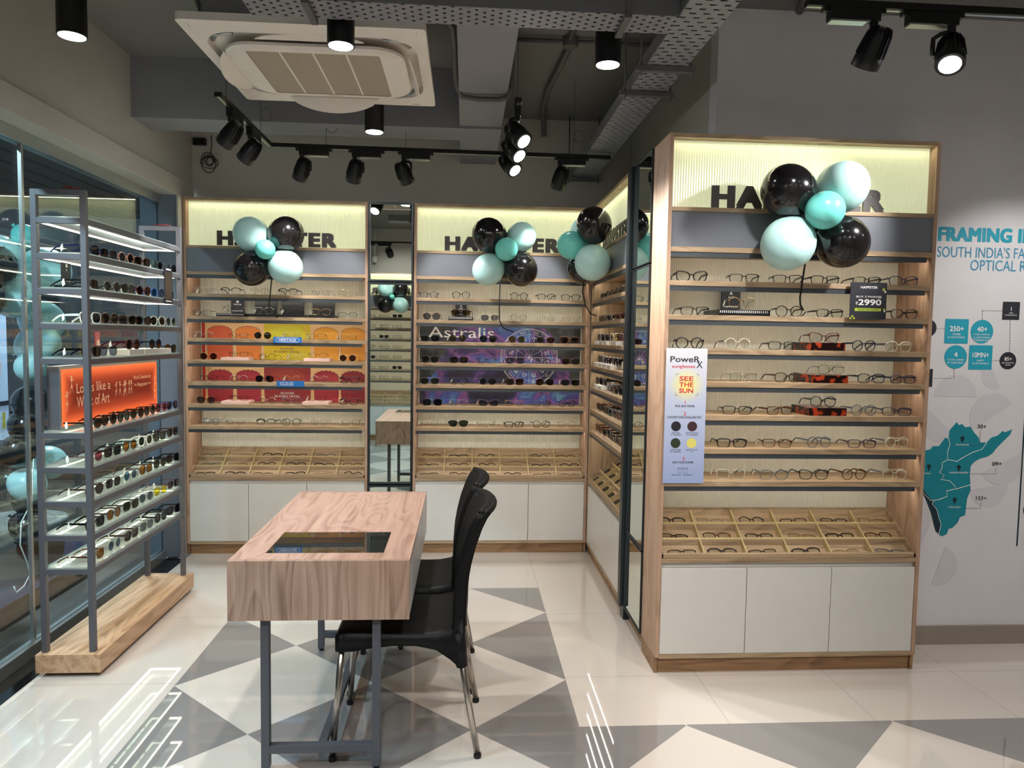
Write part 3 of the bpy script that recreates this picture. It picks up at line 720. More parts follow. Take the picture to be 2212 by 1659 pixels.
brand_stand(-.03, 5.07, SHZ[1] + .0005, .17, .19, .024, .08, .092, 'ACE', 'by', 'black brand stand with leaf card on galaxy back unit, second shelf')
brand_stand(-1.575, 5.07, SHZ[1] + .0005, .185, .19, .02, .09, .098, 'META', 'HAPPSTER', 'black brand stand with square icon card on window-side back unit, second shelf', 'sq')
# blue shelf signs
def blue_sign(x0, x1, z0, z1, txt, label):
    t = thing('shelf_sign', label, 'sign', ((x0 + x1) / 2, 4.949, z0)); w = (x1 - x0) / 2; h = z1 - z0
    MB().box(-w, w, -.008, 0, 0, h).build('sign_board', M['blue_sign'], t)
    m = MB(); y = -.0086
    if len(txt) == 1:
        put_text(m, txt[0], -w * .62, w * .62, h * .28, h * .72, y, .01)
        for a, b in ((.80, .84),): 
            P = rrect(-w * .84, w * .84, h * .14, h * .86, h * .34); Q = rrect(-w * .82, w * .82, h * .19, h * .81, h * .30); n = len(P)
            m.add([(p[0], y, p[1]) for p in P] + [(p[0], y, p[1]) for p in Q], [(k, (k + 1) % n, n + (k + 1) % n, n + k) for k in range(n)])
    else:
        put_text(m, txt[0], -w * .78, w * .22, h * .55, h * .78, y, .02); put_text(m, txt[1], -w * .78, w * .22, h * .2, h * .43, y, .02)
    m.build('lettering', M['text_white'], t)
blue_sign(-1.283, -1.097, 1.447, 1.488, ['HERITAGE'], 'small blue oval-framed collection sign on third shelf edge, window-side unit')
blue_sign(-1.262, -1.082, 1.153, 1.192, ['SCAN THE CODE', 'TO KNOW MORE'], 'small blue sign with two lines of text on fifth shelf edge')
# price sign on the front unit
t = thing('price_sign', 'dark square price sign clipped over the second shelf of the front unit', 'sign', (1.695, 3.098, 1.613))
MB().box(0, .166, -.004, 0, 0, .162).build('sign_board', M['print_black'], t)
m = MB(); y = -.0046
put_text(m, 'HAPPSTER', .045, .122, .135, .146, y, .04); put_text(m, 'BUY 2 PAIRS@', .027, .142, .093, .104, y, .01)
put_text(m, '2990', .037, .142, .062, .088, y, .05); put_text(m, '₹', .025, .035, .063, .077, y, .01)
m.box(.155, .162, y, y + .0003, .118, .126); m.box(.155, .162, y, y + .0003, .033, .041); m.build('lettering', M['text_white'], t)
m = MB(); m.box(.022, .142, y, y + .0003, .036, .049); m.box(.146, .156, y, y + .0003, .126, .137); m.box(.152, .160, y, y + .0003, .041, .049)
for a, b in ((.0, .0), (.016, .0), (.008, .009)): m.box(a, a + .008, y, y + .0003, b, b + .008)
m.build('lime_blocks', M['lime'], t)
m = MB(); put_text(m, 'FRAME+ANT LENSES', .036, .13, .0395, .0455, y - .0005, .02); m.build('small_lettering', M['print_black'], t)
# long poster
t = thing('poster', 'tall narrow sunglass tint poster hung over left end of front unit shelves', 'poster', (.881, 3.108, .875))
PB = MB().box(0, .183, -.003, 0, 0, .598).build('poster_sheet', M['poster'], t)
y = -.0036; H_ = .598
pz = lambda v: H_ * (1 - (v - 60) / 1520)   # crop rows to height
m = MB(); put_text(m, 'PoweR', .018, .150, pz(215), pz(150), y, .03); put_text(m, 'X', .135, .163, pz(278), pz(205), y, .02)
for s_, a, b, r0, r1 in (('PICK ANY FRAME', .046, .133, 718, 694), ('CHOOSE YOUR SUNGLASS TINT', .012, .166, 845, 820), ('ADD YOUR POWER', .04, .135, 1355, 1330), ('TRUE GREY', .033, .071, 1016, 1002), ('UV + POLARIZED', .027, .077, 1038, 1024), ('EARTHY BROWN', .098, .154, 1016, 1002), ('UV + POLARIZED', .1, .15, 1038, 1024), ('ACTIVE GREEN', .028, .077, 1208, 1194), ('UV + POLARIZED', .027, .077, 1230, 1216), ('NIGHT YELLOW', .1, .152, 1208, 1194), ('UV', .12, .131, 1230, 1216), ('AVAILABLE ON', .063, .111, 1418, 1404), ('SINGLE VISION', .038, .08, 1492, 1480), ('PROGRESSIVE', .092, .134, 1492, 1480)):
    put_text(m, s_, a, b, pz(r0), pz(r1), y, .015)
def bracket(x, z, dx, dz):
    m.box(x, x + dx, y, y + .0003, z, z + math.copysign(.0012, dz)); m.box(x, x + math.copysign(.0012, dx), y, y + .0003, z, z + dz)
for x, z, dx, dz in ((.045, pz(345), .012, -.012), (.146, pz(345), -.012, -.012), (.045, pz(588), .012, .012), (.146, pz(588), -.012, .012)): bracket(x, z, dx, dz)
for xa in (.066, .093):
    P = [(xa, pz(1465)), (xa + .017, pz(1465)), (xa + .017, pz(1430)), (xa, pz(1430))]
    for a, b in zip(P, P[1:] + P[:1]): m.box(min(a[0], b[0]), max(a[0], b[0]) + .0007, y, y + .0003, min(a[1], b[1]), max(a[1], b[1]) + .0007)
m.build('lettering', M['print_black'], t)
m = MB(); put_text(m, 'sunglasses', .026, .13, pz(290), pz(243), y, .012)
for s_, r0, r1 in (('SEE', 425, 372), ('THE', 492, 440), ('SUN', 560, 508)): put_text(m, s_, .061, .124, pz(r0), pz(r1), y, .05)
for s_, r0, r1 in (('1', 684, 646), ('2', 812, 772), ('3', 1322, 1282)): put_text(m, s_, .08, .1, pz(r0), pz(r1), y, .03, fit=False)
m.build('red_lettering', M['red'], t)
for cx_, r_, c_ in ((.052, 935, '24222a'), (.125, 935, '40262a'), (.052, 1125, '2c3624'), (.124, 1125, 'd8cc6c')):
    m = MB(); z = pz(r_); m.prism([(cx_ + .022 * math.cos(a * PI / 16), z + .022 * math.sin(a * PI / 16)) for a in range(32)], y, y + .0003)
    m.build('tint_swatch', plain('tint_' + c_, c_, .4), t)

# backdrops
def arch(cx, hw, z0, z1, top, lobes=9):
    P = [(cx - hw, z0)]
    for k in range(lobes):
        for j in range(5):
            a = PI - PI * (k + j / 5) / lobes; bump = .006 * math.sin(PI * j / 5)
            P.append((cx + (hw - .004 + bump) * math.cos(a), z1 + (top + bump) * math.sin(a) ** .9 if math.sin(a) > 0 else z1))
    P.append((cx + hw, z0)); return P
t = thing('printed_backdrop', 'orange and red printed arch backdrop behind the window-side unit shelves', 'backdrop print', (X1, 4.95, 0))
yb = DEPTH - .0135
q = lambda v: (380 + v * .2441 - 437) / 352 * 1.13 + .06   # crop column to unit x
cols = [(245, 457), (490, 705), (1180, 1395), (1425, 1640)]
K1 = [('e4693c', 'a23c20'), ('ee8c38', 'b05a22'), ('f2ab30', 'b8741c'), ('f4a834', 'b8741c')]
base = plain('print_cream', 'efc48c', .5); redm = plain('print_edge_red', 'c02a20', .5)
MB().box(.03, W1 - .03, yb, yb + .003, SHZ[5], SHZ[1] - .024).build('backdrop_sheet', base, t)
MB().box(.03, .05, yb - .0006, yb, SHZ[5], SHZ[1] - .024).build('red_edge', redm, t)
for lev in (0, 1):   # upper pair of shelves orange, lower pair red
    zt = SHZ[2 + 2 * lev]; zb = SHZ[3 + 2 * lev]
    for k, (a, b) in enumerate(cols):
        xa, xb = q(a) - .004, q(b) + .004; cx_ = (xa + xb) / 2; hw = (xb - xa) / 2
        c_, l_ = (K1[k] if lev == 0 else (('b4283a', '7c1c2c') if k < 3 else ('a02030', '6c1626')))
        A = arch(cx_, hw, zb, zt + (.038 if lev == 0 else .024), .046)
        MB().prism(A, yb - .0012, yb - .0004).build('arch', lattice('lattice_' + c_, c_, l_), t)
        m = MB(); m.tube([(p[0], yb - .0016, p[1]) for p in A], .0012, 4); m.build('arch_outline', M['print_dark'], t)
    xa, xb = q(737), q(1150)
    cc = ('e2cc28', '6a5a18') if lev == 0 else ('a02c2e', '5a1418')
    MB().box(xa, xb, yb - .0012, yb - .0004, zb, zt + .13).build('arch_panel', lattice('lattice_c' + cc[0], cc[0], cc[1], .024, .06), t)
    A = arch((xa + xb) / 2, (xb - xa) / 2 * .74, zt, zt + (.036 if lev == 0 else .022), .054, 11)
    MB().prism(A, yb - .0020, yb - .0013).build('arch', plain('center_' + cc[0], 'd9cf2a' if lev == 0 else 'a63a2c', .5), t)
    MB().box(xa, xb, yb - .0020, yb - .0013, zb + .06, zt - .02).build('caption_panel', plain('caption_' + cc[0], 'e6c81e' if lev == 0 else '98202c', .5), t)
    m = MB(); xm = (xa + xb) / 2; dz_ = -.016 if lev == 0 else -.034; put_text(m, 'ECHOES', xm - .045, xm + .045, zb + .088 + dz_, zb + .102 + dz_, yb - .0026, .02); put_text(m, 'IN EVERY DETAIL', xm - .088, xm + .088, zb + .066 + dz_, zb + .080 + dz_, yb - .0026, .02)
    m.build('lettering', M['print_dark'] if lev == 0 else M['text_white'], t)
    for a in (232, 487, 730, 1172, 1412, 1658):
        x = q(a); MB().prism([(x - .011, zb), (x + .011, zb), (x + .009, zb + .03), (x + .005, zb + .10), (x + .012, zb + .118), (x - .012, zb + .118), (x - .005, zb + .10), (x - .009, zb + .03)], yb - .0028, yb - .0021).build('printed_column', base, t)
# galaxy
t = thing('printed_backdrop', 'dark galaxy and star wheel backdrop behind the corner unit shelves', 'backdrop print', (X2, 4.95, 0))
MB().box(.03, W2 - .03, yb, yb + .003, SHZ[5], SHZ[1] - .024).build('backdrop_sheet', M['nebula'], t)
m = MB(); cx_, cz_ = .815, 1.366
for R_, th in ((.206, .0016), (.198, .001), (.168, .0008), (.095, .001)):
    m.tube([(cx_ + R_ * math.cos(a * PI / 36), yb - .001, cz_ + R_ * math.sin(a * PI / 36)) for a in range(72)], th, 4, closed=True)
for k in range(12):
    a = k * PI / 6; m.tube([(cx_, yb - .001, cz_), (cx_ + .198 * math.cos(a), yb - .001, cz_ + .198 * math.sin(a))], .0007, 4)
m.build('star_wheel', M['text_white'], t)
m = MB(); put_text(m, 'Astralis', .09, .56, SHZ[2] + .03, SHZ[2] + .105, yb - .0012, .0)
def arcp(cx, cy, r, a0, a1, n=10): return [(cx + r * math.cos(math.radians(a0 + (a1 - a0) * k / n)), cy + r * math.sin(math.radians(a0 + (a1 - a0) * k / n))) for k in range(n + 1)]
ZOD = [[arcp(-.25, .2, .25, 200, 0) + [(0, -.5)], arcp(.25, .2, .25, -20, 180)], [arcp(-.3, 0, .3, 90, -90), arcp(.3, 0, .3, 90, 270), [(-.3, 0), (.3, 0)]],
 [[(-.5, .1), (-.25, .3), (0, .1), (.25, .3), (.5, .1)], [(-.5, -.25), (-.25, -.05), (0, -.25), (.25, -.05), (.5, -.25)]], [[(-.45, .35), (-.3, .45), (-.25, -.3)], [(-.28, .3), (0, .45), (.05, -.2)] + arcp(.22, -.2, .16, 180, -160)],
 [[(-.4, -.45), (.4, .45), (.05, .45)], [(.4, .45), (.4, .1)], [(-.3, .05), (.05, -.3)]], [[(-.5, .4), (-.4, .4), (-.4, -.35)], [(-.4, .3), (-.2, .45), (-.1, .3), (-.1, -.35)], [(-.1, .3), (.1, .45), (.2, .3), (.2, -.3), (.5, -.4), (.4, -.2)]],
 [[(-.5, -.4), (.5, -.4)], [(-.5, -.15), (-.2, -.15)] + arcp(0, .12, .27, 230, -50) + [(.2, -.15), (.5, -.15)]], [[(-.5, .4), (-.4, .4), (-.4, -.35)], [(-.4, .3), (-.2, .45), (-.1, .3), (-.1, -.35)], [(-.1, .3), (.1, .45), (.2, .3), (.2, -.3), (.35, -.5)], [(.2, .15), (.42, .25), (.4, -.05), (.1, -.4)]],
 [arcp(-.25, -.15, .17, 0, 360), [(-.1, -.1)] + arcp(.05, .2, .25, 180, 0) + [(.25, -.3), (.4, -.42), (.5, -.3)]], [arcp(-.3, .15, .13, 0, 360), [(-.42, .25), (0, .42), (.45, .25)], arcp(.3, -.15, .13, 0, 360), [(.42, -.25), (0, -.42), (-.45, -.25)]],
 [[(-.2, .35), (-.2, -.35)], [(.2, .35), (.2, -.35)], [(-.45, .48), (-.2, .35), (.2, .35), (.45, .48)], [(-.45, -.48), (-.2, -.35), (.2, -.35), (.45, -.48)]], [arcp(0, -.18, .27, 0, 360), [(-.4, .48), (-.2, .15), (0, .09), (.2, .15), (.4, .48)]]]
for k, G_ in enumerate(ZOD):
    a = math.radians(75 + 30 * k); x = cx_ + .132 * math.cos(a); z = cz_ + .132 * math.sin(a); ra = a - PI / 2
    for pl_ in G_: m.tube([(x + .034 * (u_ * math.cos(ra) - v_ * math.sin(ra)), yb - .0016, z + .034 * (u_ * math.sin(ra) + v_ * math.cos(ra))) for u_, v_ in pl_], .0018, 4)
for k, g in enumerate(('ARIES', 'PISCES', 'AQUARIUS', 'CAPRICORN', 'SAGITTARIUS', 'SCORPIO', 'LIBRA', 'VIRGO', 'LEO', 'CANCER', 'GEMINI', 'TAURUS')):
    a = math.radians(75 + 30 * k); vs, fs, asp = textmesh(g, 0, 1); ht = .010; wd = min(ht * asp, .08); rr = .183; P = []
    for u_, v_ in vs:
        an = a - (u_ - .5) * wd / rr; R_ = rr - ht / 2 + v_ * ht; P.append((cx_ + R_ * math.cos(an), yb - .0012, cz_ + R_ * math.sin(an)))
    m.add(P, fs)
m.build('lettering', M['text_white'], t)
# posters on the side-wall unit back
t = thing('printed_backdrop', 'blue, yellow and pale blue printed cards behind the side-wall unit shelves', 'backdrop print', (.865, 4.93, 0), -PI / 2)
for i, c_ in ((2, '5d84b8'), (3, 'd6c41e'), (4, 'a8c8d2')):
    MB().box(.55, 1.0, DEPTH - .0225, DEPTH - .0212, SHZ[i] + .004, SHZ[i] + .118).build('printed_card', plain('card_' + c_, c_, .5), t)
# white step risers of the side-wall unit
for i, k in ((2, 0), (2, 1), (2, 2), (2, 4), (3, 0), (3, 1), (3, 2), (3, 3), (4, 0), (4, 1)):
    yy = 4.93 - (.10 + k * .143)
    riser(.885, 1.05, yy - .06, yy + .06, SHZ[i] + .0005, SHZ[i] + .0235, M['white'], 'riser_block', 'small white riser, ' + ORD[k] + ' bay from corner, ' + ORD[i] + ' shelf of side-wall unit', 'display riser', 'white risers on the side-wall unit')

# ------------------------------------------------------------------ mirrors
def mirror(label, loc, rz, w, f=.012, out=.012):
    t = thing('wall_mirror', label, 'mirror', loc, rz)
    for z0, z1 in ((1.872, H), (.489, 1.864), (.075, .481)):
        MB().box(f, w - f, .004, .012, z0 + f, z1 - f).build('mirror_glass', M['mirror'], t)
        m = MB(); m.box(0, f, -out, .014, z0, z1); m.box(w - f, w, -out, .014, z0, z1); m.box(f, w - f, -out, .014, z0, z0 + f); m.box(f, w - f, -out, .014, z1 - f, z1)
        m.build('mirror_frame', M['mirror_frame'], t)
    MB().box(0, w, .014, .20, .075, H).build('backing', M['mirror_frame'], t)
    MB().box(0, w, .03, .20, 0, .074).build('plinth', M['plinth'], t); return t
mirror('narrow framed mirror strip between the two back-wall display units', (-.654, 4.95, 0), 0, .30)
mirror('framed mirror strip on the side wall beside the oak end panel', (.865, 3.722, 0), -PI / 2, .345, .005, .002)
t = tag(MB().box(0, .022, 0, .024, .075, H).box(0, .022, .03, .055, .075, H).box(.022, .2, 0, .075, .0, H).build('mirror_post', M['mirror_frame']), 'dark metal double post between side-wall mirror and sunglasses unit', 'post')
t.location = (.845, 3.745, 0)

# ------------------------------------------------------------------ balloons
def balloon(c, r, col, down, label, group, up=None):
    d = Vector(down).normalized(); q_ = d.to_track_quat('-Z', 'Y').to_matrix().to_4x4(); Mx = Matrix.Translation(c) @ q_
    prof = []
    for k in range(21):
        a = PI * k / 20; rr = r * math.sin(a) * (1 - .10 * math.cos(a) * -1 * 0); z = r * 1.06 * math.cos(a)
        if z < 0: rr *= 1 - .10 * (z / r) ** 2; z *= 1.06
        prof.append((max(rr, .0006 if k in (0, 20) else rr), z))
    b_ = MB().lathe(prof, 40, Mx).build('balloon', M['balloon_' + col]); tag(b_, label, 'balloon', group)
    MB().lathe([(.010, -r * 1.12 - .014), (.004, -r * 1.12 - .006), (.005, -r * 1.12 + .006)], 12, Mx).build('knot', M['balloon_' + col], b_)
    return b_
CN = dict(black='glossy black', mint='pale mint', teal='small teal')
def cluster(cen, items, where, group):
    for (x, y, z), r, col, pos in items:
        c = Vector((x, y, z)); d = Vector(cen) - c
        if d.length < .06: d = Vector((0, 1, 0)) if abs(where[2]) < 1 else Vector((1, 0, 0))
        balloon(c, r, col, d, CN[col] + ' balloon, ' + pos + ' ' + where[0], group)
    return
def ribbon(pts, label):
    m = MB(); P = [Vector(p) for p in pts]; vs = []
    for i, p in enumerate(P):
        a = (P[min(i + 1, len(P) - 1)] - P[max(i - 1, 0)]).normalized(); s_ = a.cross(Vector((0, 1, 0)));
        if s_.length < .05: s_ = Vector((1, 0, 0))
        s_.normalize(); w_ = .004
        for u_, v_ in ((-1, 0), (1, 0)): vs.append(p + s_ * w_ * u_)
        for u_ in (1, -1): vs.append(p + s_ * w_ * u_ + Vector((0, .0008, 0)))
    m.add(vs, [(i * 4 + k, (i + 1) * 4 + k, (i + 1) * 4 + (k + 1) % 4, i * 4 + (k + 1) % 4) for i in range(len(P) - 1) for k in range(4)])
    tag(m.build('ribbon', M['black']), label, 'ribbon')
g = 'balloons tied in clusters of five'
cluster((-1.28, 4.88, 2.05), [((-1.39, 4.83, 2.15), .112, 'mint', 'upper left'), ((-1.171, 4.83, 2.155), .115, 'black', 'upper right'), ((-1.28, 4.745, 2.045), .063, 'teal', 'centre'), ((-1.386, 4.83, 1.933), .114, 'black', 'lower left'), ((-1.175, 4.83, 1.945), .11, 'mint', 'lower right')], ('of cluster on window-side back unit', 0, 0), g)
ribbon([(-1.268, 4.86, 2.0), (-1.272, 4.86, 1.86), (-1.285, 4.87, 1.75), (-1.296, 4.88, 1.68), (-1.29, 4.90, 1.64), (-1.25, 4.92, 1.615)], 'curled black ribbon hanging from balloons on window-side back unit')
cluster((.26, 4.88, 2.08), [((.155, 4.83, 2.181), .115, 'black', 'upper left'), ((.366, 4.84, 2.178), .098, 'mint', 'upper right'), ((.263, 4.735, 2.081), .075, 'teal', 'centre'), ((.151, 4.83, 1.957), .105, 'mint', 'lower left'), ((.366, 4.83, 1.962), .111, 'black', 'lower right')], ('of cluster on galaxy back unit', 0, 0), g)
ribbon([(.235, 4.88, 2.0), (.232, 4.88, 1.85), (.228, 4.88, 1.74), (.232, 4.89, 1.62), (.26, 4.90, 1.57), (.33, 4.92, 1.545)], 'thin black ribbon hanging from balloons on galaxy back unit')
cluster((.80, 4.42, 2.06), [((.758, 4.30, 2.181), .107, 'black', 'upper near'), ((.745, 4.53, 2.172), .095, 'mint', 'upper far'), ((.642, 4.40, 2.074), .086, 'teal', 'front'), ((.755, 4.30, 1.962), .107, 'mint', 'lower near'), ((.738, 4.51, 1.955), .103, 'black', 'lower far')], ('of cluster on side-wall unit', 0, 2), g)
ribbon([(.74, 4.5, 1.9), (.735, 4.52, 1.80), (.76, 4.55, 1.72), (.80, 4.6, 1.67), (.845, 4.62, 1.655)], 'dark curved ribbon below balloons in the corner, side-wall unit')
cluster((1.46, 3.04, 2.045), [((1.349, 2.99, 2.139), .111, 'black', 'upper left'), ((1.578, 2.99, 2.161), .106, 'mint', 'upper right'), ((1.459, 2.89, 2.046), .077, 'teal', 'centre'), ((1.356, 2.99, 1.922), .111, 'mint', 'lower left'), ((1.588, 2.99, 1.935), .109, 'black', 'lower right')], ('of cluster on front unit', 0, 0), g)
ribbon([(1.47, 3.05, 1.95), (1.462, 3.05, 1.85), (1.452, 3.05, 1.76), (1.45, 3.06, 1.70), (1.458, 3.07, 1.67), (1.478, 3.08, 1.645)], 'thin black ribbon hanging from balloons on front unit')
cluster((-1.02, -.4, 2.06), [((-1.12, -.37, 2.16), .11, 'mint', 'upper left'), ((-.91, -.37, 2.16), .11, 'black', 'upper right'), ((-1.02, -.28, 2.05), .035, 'teal', 'centre'), ((-1.12, -.37, 1.94), .11, 'black', 'lower left'), ((-.91, -.37, 1.94), .11, 'mint', 'lower right')], ('of cluster reflected in narrow mirror', 0, 0), g)
# garland outside the window
GL = [(560, (-2.42, 3.95, 1.88), .13, 'mint'), (0, (-2.5, 4.12, 1.83), .13, 'mint'), (0, (-2.32, 4.0, 2.0), .07, 'teal'), (0, (-2.36, 3.8, 1.83), .12, 'black'), (0, (-2.40, 3.76, 1.66), .12, 'black'), (0, (-2.36, 3.95, 1.68), .125, 'mint'), (0, (-2.38, 4.28, 1.84), .15, 'mint'), (0, (-2.45, 4.34, 1.70), .12, 'black'), (0, (-2.38, 4.24, 1.56), .13, 'mint'), (0, (-2.34, 4.13, 1.43), .12, 'mint'), (0, (-2.33, 4.04, 1.31), .09, 'mint'), (0, (-2.30, 3.98, 1.12), .105, 'black'), (0, (-2.35, 4.02, .99), .10, 'black'), (0, (-2.35, 3.94, .87), .10, 'black'), (0, (-2.33, 4.18, .765), .105, 'mint'), (0, (-2.33, 3.98, .68), .10, 'mint'), (0, (-2.42, 4.14, .56), .095, 'black'), (0, (-2.38, 4.06, .43), .10, 'black'), (0, (-2.42, 4.16, .28), .08, 'black')]
NTH = ['', 'second ', 'third ', 'fourth ', 'fifth ', 'sixth ', 'seventh ', 'eighth ', 'ninth ', 'tenth ', 'eleventh ']
for col in ('mint', 'teal', 'black'):
    row = sorted([q_ for q_ in GL if q_[3] == col], key=lambda q_: -q_[1][2])
    for k, (_, c, r, cc) in enumerate(row):
        lab = CN[col] + ' balloon, ' + NTH[k] + 'highest ' + {'mint': 'mint', 'teal': 'teal', 'black': 'black'}[col] + ' one in garland outside the window' if len(row) > 1 else CN[col] + ' balloon, the only deep teal one in garland outside the window'
        balloon(Vector(c), r * .88, col, (-.3, .2 * math.sin(k * 2.3), .3 * math.cos(k * 1.7)), lab, 'balloon garland outside the window')
m = MB(); m.tube([(-2.03, 3.52, .9), (-2.03, 3.50, .7), (-2.035, 3.42, .62), (-2.03, 3.40, .52), (-2.03, 3.45, .42), (-2.03, 3.47, .36), (-2.03, 3.42, .32), (-2.03, 3.36, .31), (-2.03, 3.345, .345)], .003, 6)
tag(m.build('ribbon', M['tag']), 'curled white ribbon dangling behind the window glass joint', 'ribbon')

# ------------------------------------------------------------------ outside the window
struct('exterior_paving', MB().box(-6.5, -2.1, -1.5, 9, -.16, -.10), M['paving'])
struct('exterior_kerb', MB().box(-2.95, -2.45, -1.5, 6.5, -.10, .02), M['navy_band'])
m = MB()
for k in range(30): m.box(-6.4, -6.3, -1.5, 9, .2 + k * .10, .285 + k * .10)
m.box(-6.5, -6.4, -1.5, 9, -.1, 3.3); struct('exterior_wall', m, M['facade'])
m = MB()
for k in range(9): m.box(-4.4 + k * .26, -4.2 + k * .26, -1.5, 9, 2.86 - .01 * k, 2.93 - .01 * k)
m.box(-6.5, -2.1, -1.5, 9, 2.95, 3.05); struct('exterior_canopy_roof', m, M['shutter'])
t = thing('street_poster', 'bright roadside poster with a raised hand above a lettered strip, outside window', 'poster', (-2.95, 4.72, 0))
MB().box(-.02, 0, -1.2, .14, .80, 1.72).build('poster_panel', emit('poster_lit', 'b4c8e8', .35, 'b8c4dc'), t)  # panel brightness put into the material as an even glow
m = MB()
P = [(-.30, 1.05), (-.02, 1.06), (.05, 1.16), (.07, 1.28), (.05, 1.385), (.025, 1.40), (.01, 1.37), (-.01, 1.41), (-.04, 1.415), (-.05, 1.37), (-.08, 1.40), (-.11, 1.39), (-.12, 1.33), (-.2, 1.28), (-.3, 1.25)]
m.prism(P, .001, .004, 'yz'); m.build('printed_hand', emit('skin_print', 'e0a898', .4, 'd8a898'), t)  # printed hand given its own glow as well
MB().box(.001, .004, -1.2, .14, 1.02, 1.05).build('dark_strip', M['print_black'], t)
m = MB(); put_text(m, 'SI', -.08, .10, .87, .98, .003, .0, ax='yz'); m.build('lettering', plain('print_gold', 'd8c040', .5), t)
m = MB(); m.lathe([(.17, 0), (.24, .1), (.27, .38), (.28, .42), (.25, .43), (.24, .36), (.0, .36)], 28); pl = m.build('planter', M['concrete']); pl.location = (-2.78, 4.62, -.098)
tag(pl, 'round weathered concrete planter standing outside the window', 'planter')

for k, (xl, y) in enumerate(((-2.5, 1.7), (-2.75, 5.6))):  # battens made up to brighten the garland and the street side
    t = thing('canopy_fill_light', 'added fill batten under the street canopy outside, ' + ('nearer', 'farther')[k] + ' of two', 'added fill lamp', (xl, y, 2.80))
    MB().box(-.04, .04, -.6, .6, .02, .06).build('lamp_housing', M['white'], t)
    MB().tube([(0, -.58, 0), (0, .58, 0)], .014, 10).build('lamp_tube', emit('tube_cool_%d' % k, 'd8e8ff', 10), t)
    area('canopy_fill_lamp', (xl, y, 2.775), (0, 0, 0), .06, 1.1, 150, (.72, .86, 1.0))
# ------------------------------------------------------------------ metal window rack
t = thing('display_rack', 'tall grey metal rack with glass shelves on wooden base by the window', 'display rack', (0, 0, 0))
rx0, rx1, ry0, ry1 = -1.83, -1.605, 3.193, 4.235; T = .024
MB().box(-1.845, -1.572, 3.17, 4.262, .018, .10).build('wood_base', M['rack_wood'], t, .001)
MB().box(-1.82, -1.60, 3.20, 4.23, .0, .018).build('base_foot', M['black'], t)
for x in (rx0, rx1 - T):
    for y in (ry0, ry1 - T): MB().box(x, x + T, y, y + T, .10, 2.10).build('post', M['frame_grey'], t, .001)
LEV = [1.983, 1.833, 1.685, 1.536, 1.387, 1.067, .916, .768, .619, .471]
for y in (ry0, ry1 - T): MB().box(rx0 + T, rx1 - T, y, y + T, 2.10 - T, 2.10).build('top_bar', M['frame_grey'], t)
for i, z in enumerate(LEV):
    lv = link('rack_shelf', None, t)
    m = MB(); m.box(rx0 + T, rx1 - T, ry0, ry0 + T, z - T, z); m.box(rx0 + T, rx1 - T, ry1 - T, ry1, z - T, z); m.box(rx0, rx0 + T, ry0 + T, ry1 - T, z - T, z); m.box(rx1 - T, rx1, ry0 + T, ry1 - T, z - T, z)
    m.build('shelf_frame', M['frame_grey'], lv, .0008)
    MB().box(rx0 + .012, rx1 - .012, ry0 + .012, ry1 - .012, z + .0004, z + .0064).build('glass_shelf', M['shelf_glass'], lv)
    if True:
        m = MB(); a = .010
        for x in (rx0 + T + .001, rx1 - T - .001 - a): m.box(x, x + a, ry0 + T, ry1 - T, z - T + .002, z - T + .007)
        for y in (ry0 + T + .001, ry1 - T - .001 - a): m.box(rx0 + T + a, rx1 - T - a, y, y + a, z - T + .002, z - T + .007)
        m.build('led_strip', M['led_cool'], lv)
m = MB(); m.tube([(-1.70, 3.20, 2.105), (-1.68, 3.21, 2.118), (-1.66, 3.20, 2.104), (-1.69, 3.195, 2.112), (-1.65, 3.205, 2.11), (-1.63, 3.20, 2.104)], .0022, 6)
m.build('wire', M['wire_red'], t)
m = MB(); m.tube([(-1.76, 4.22, 2.105), (-1.72, 4.225, 2.112), (-1.66, 4.22, 2.105)], .0022, 6); m.build('wire', M['wire_red'], t)
# orange light box in the rack
s = thing('illuminated_sign', 'glowing orange collection sign box standing inside the window rack', 'sign', (-1.80, 3.23, 1.0745))
MB().box(0, .05, 0, .99, 0, .278).build('sign_housing', M['frame_grey'], s, .001)
MB().box(.0505, .054, .0, .99, .004, .274).build('sign_border', M['alu'], s)
MB().box(.0545, .056, .012, .978, .014, .264).build('sign_face', M['orange_sign'], s)
m = MB()
put_text(m, 'Looks like a', .13, .44, .150, .195, .0566, .0, ax='yz'); put_text(m, 'Work of Art', .13, .43, .085, .135, .0566, .0, ax='yz')
put_text(m, 'Warli Collection by', .69, .90, .175, .200, .0566, .008, ax='yz'); put_text(m, '-+-Happster-+-', .69, .90, .135, .162, .0566, .008, ax='yz')
def figure(cy, cz, sc, ph):
    def P(a, b): return (.0568, cy + a * sc, cz + b * sc)
    m.prism([(cy - .008 * sc, cz + .02 * sc), (cy + .008 * sc, cz + .02 * sc), (cy, cz)], .0566, .057, 'yz')
    m.prism([(cy - .007 * sc, cz - .022 * sc), (cy + .007 * sc, cz - .022 * sc), (cy, cz)], .0566, .057, 'yz')
    m.prism([(cy + .005 * sc * math.cos(k), cz + .028 * sc + .005 * sc * math.sin(k)) for k in [j * PI / 4 for j in range(8)]], .0566, .057, 'yz')
    for a, b, c, d in ((-.008, .02, -.018, .012 + ph * .02), (.008, .02, .018, .03 - ph * .02), (-.005, -.022, -.012, -.045), (.005, -.022, .012 * ph + .002, -.045)): m.tube([P(a, b), P(c, d)], .0006, 4)
for cy, cz, sc, ph in ((.05, .13, 1.1, 0), (.09, .20, 1.0, 1), (.50, .15, .9, 0), (.54, .15, .9, 1), (.585, .145, 1, 0), (.60, .15, 1, 1), (.64, .15, .9, 0), (.665, .15, .9, 1), (.95, .16, .8, 0), (.945, .09, .8, 1)): figure(cy, cz, sc, ph)
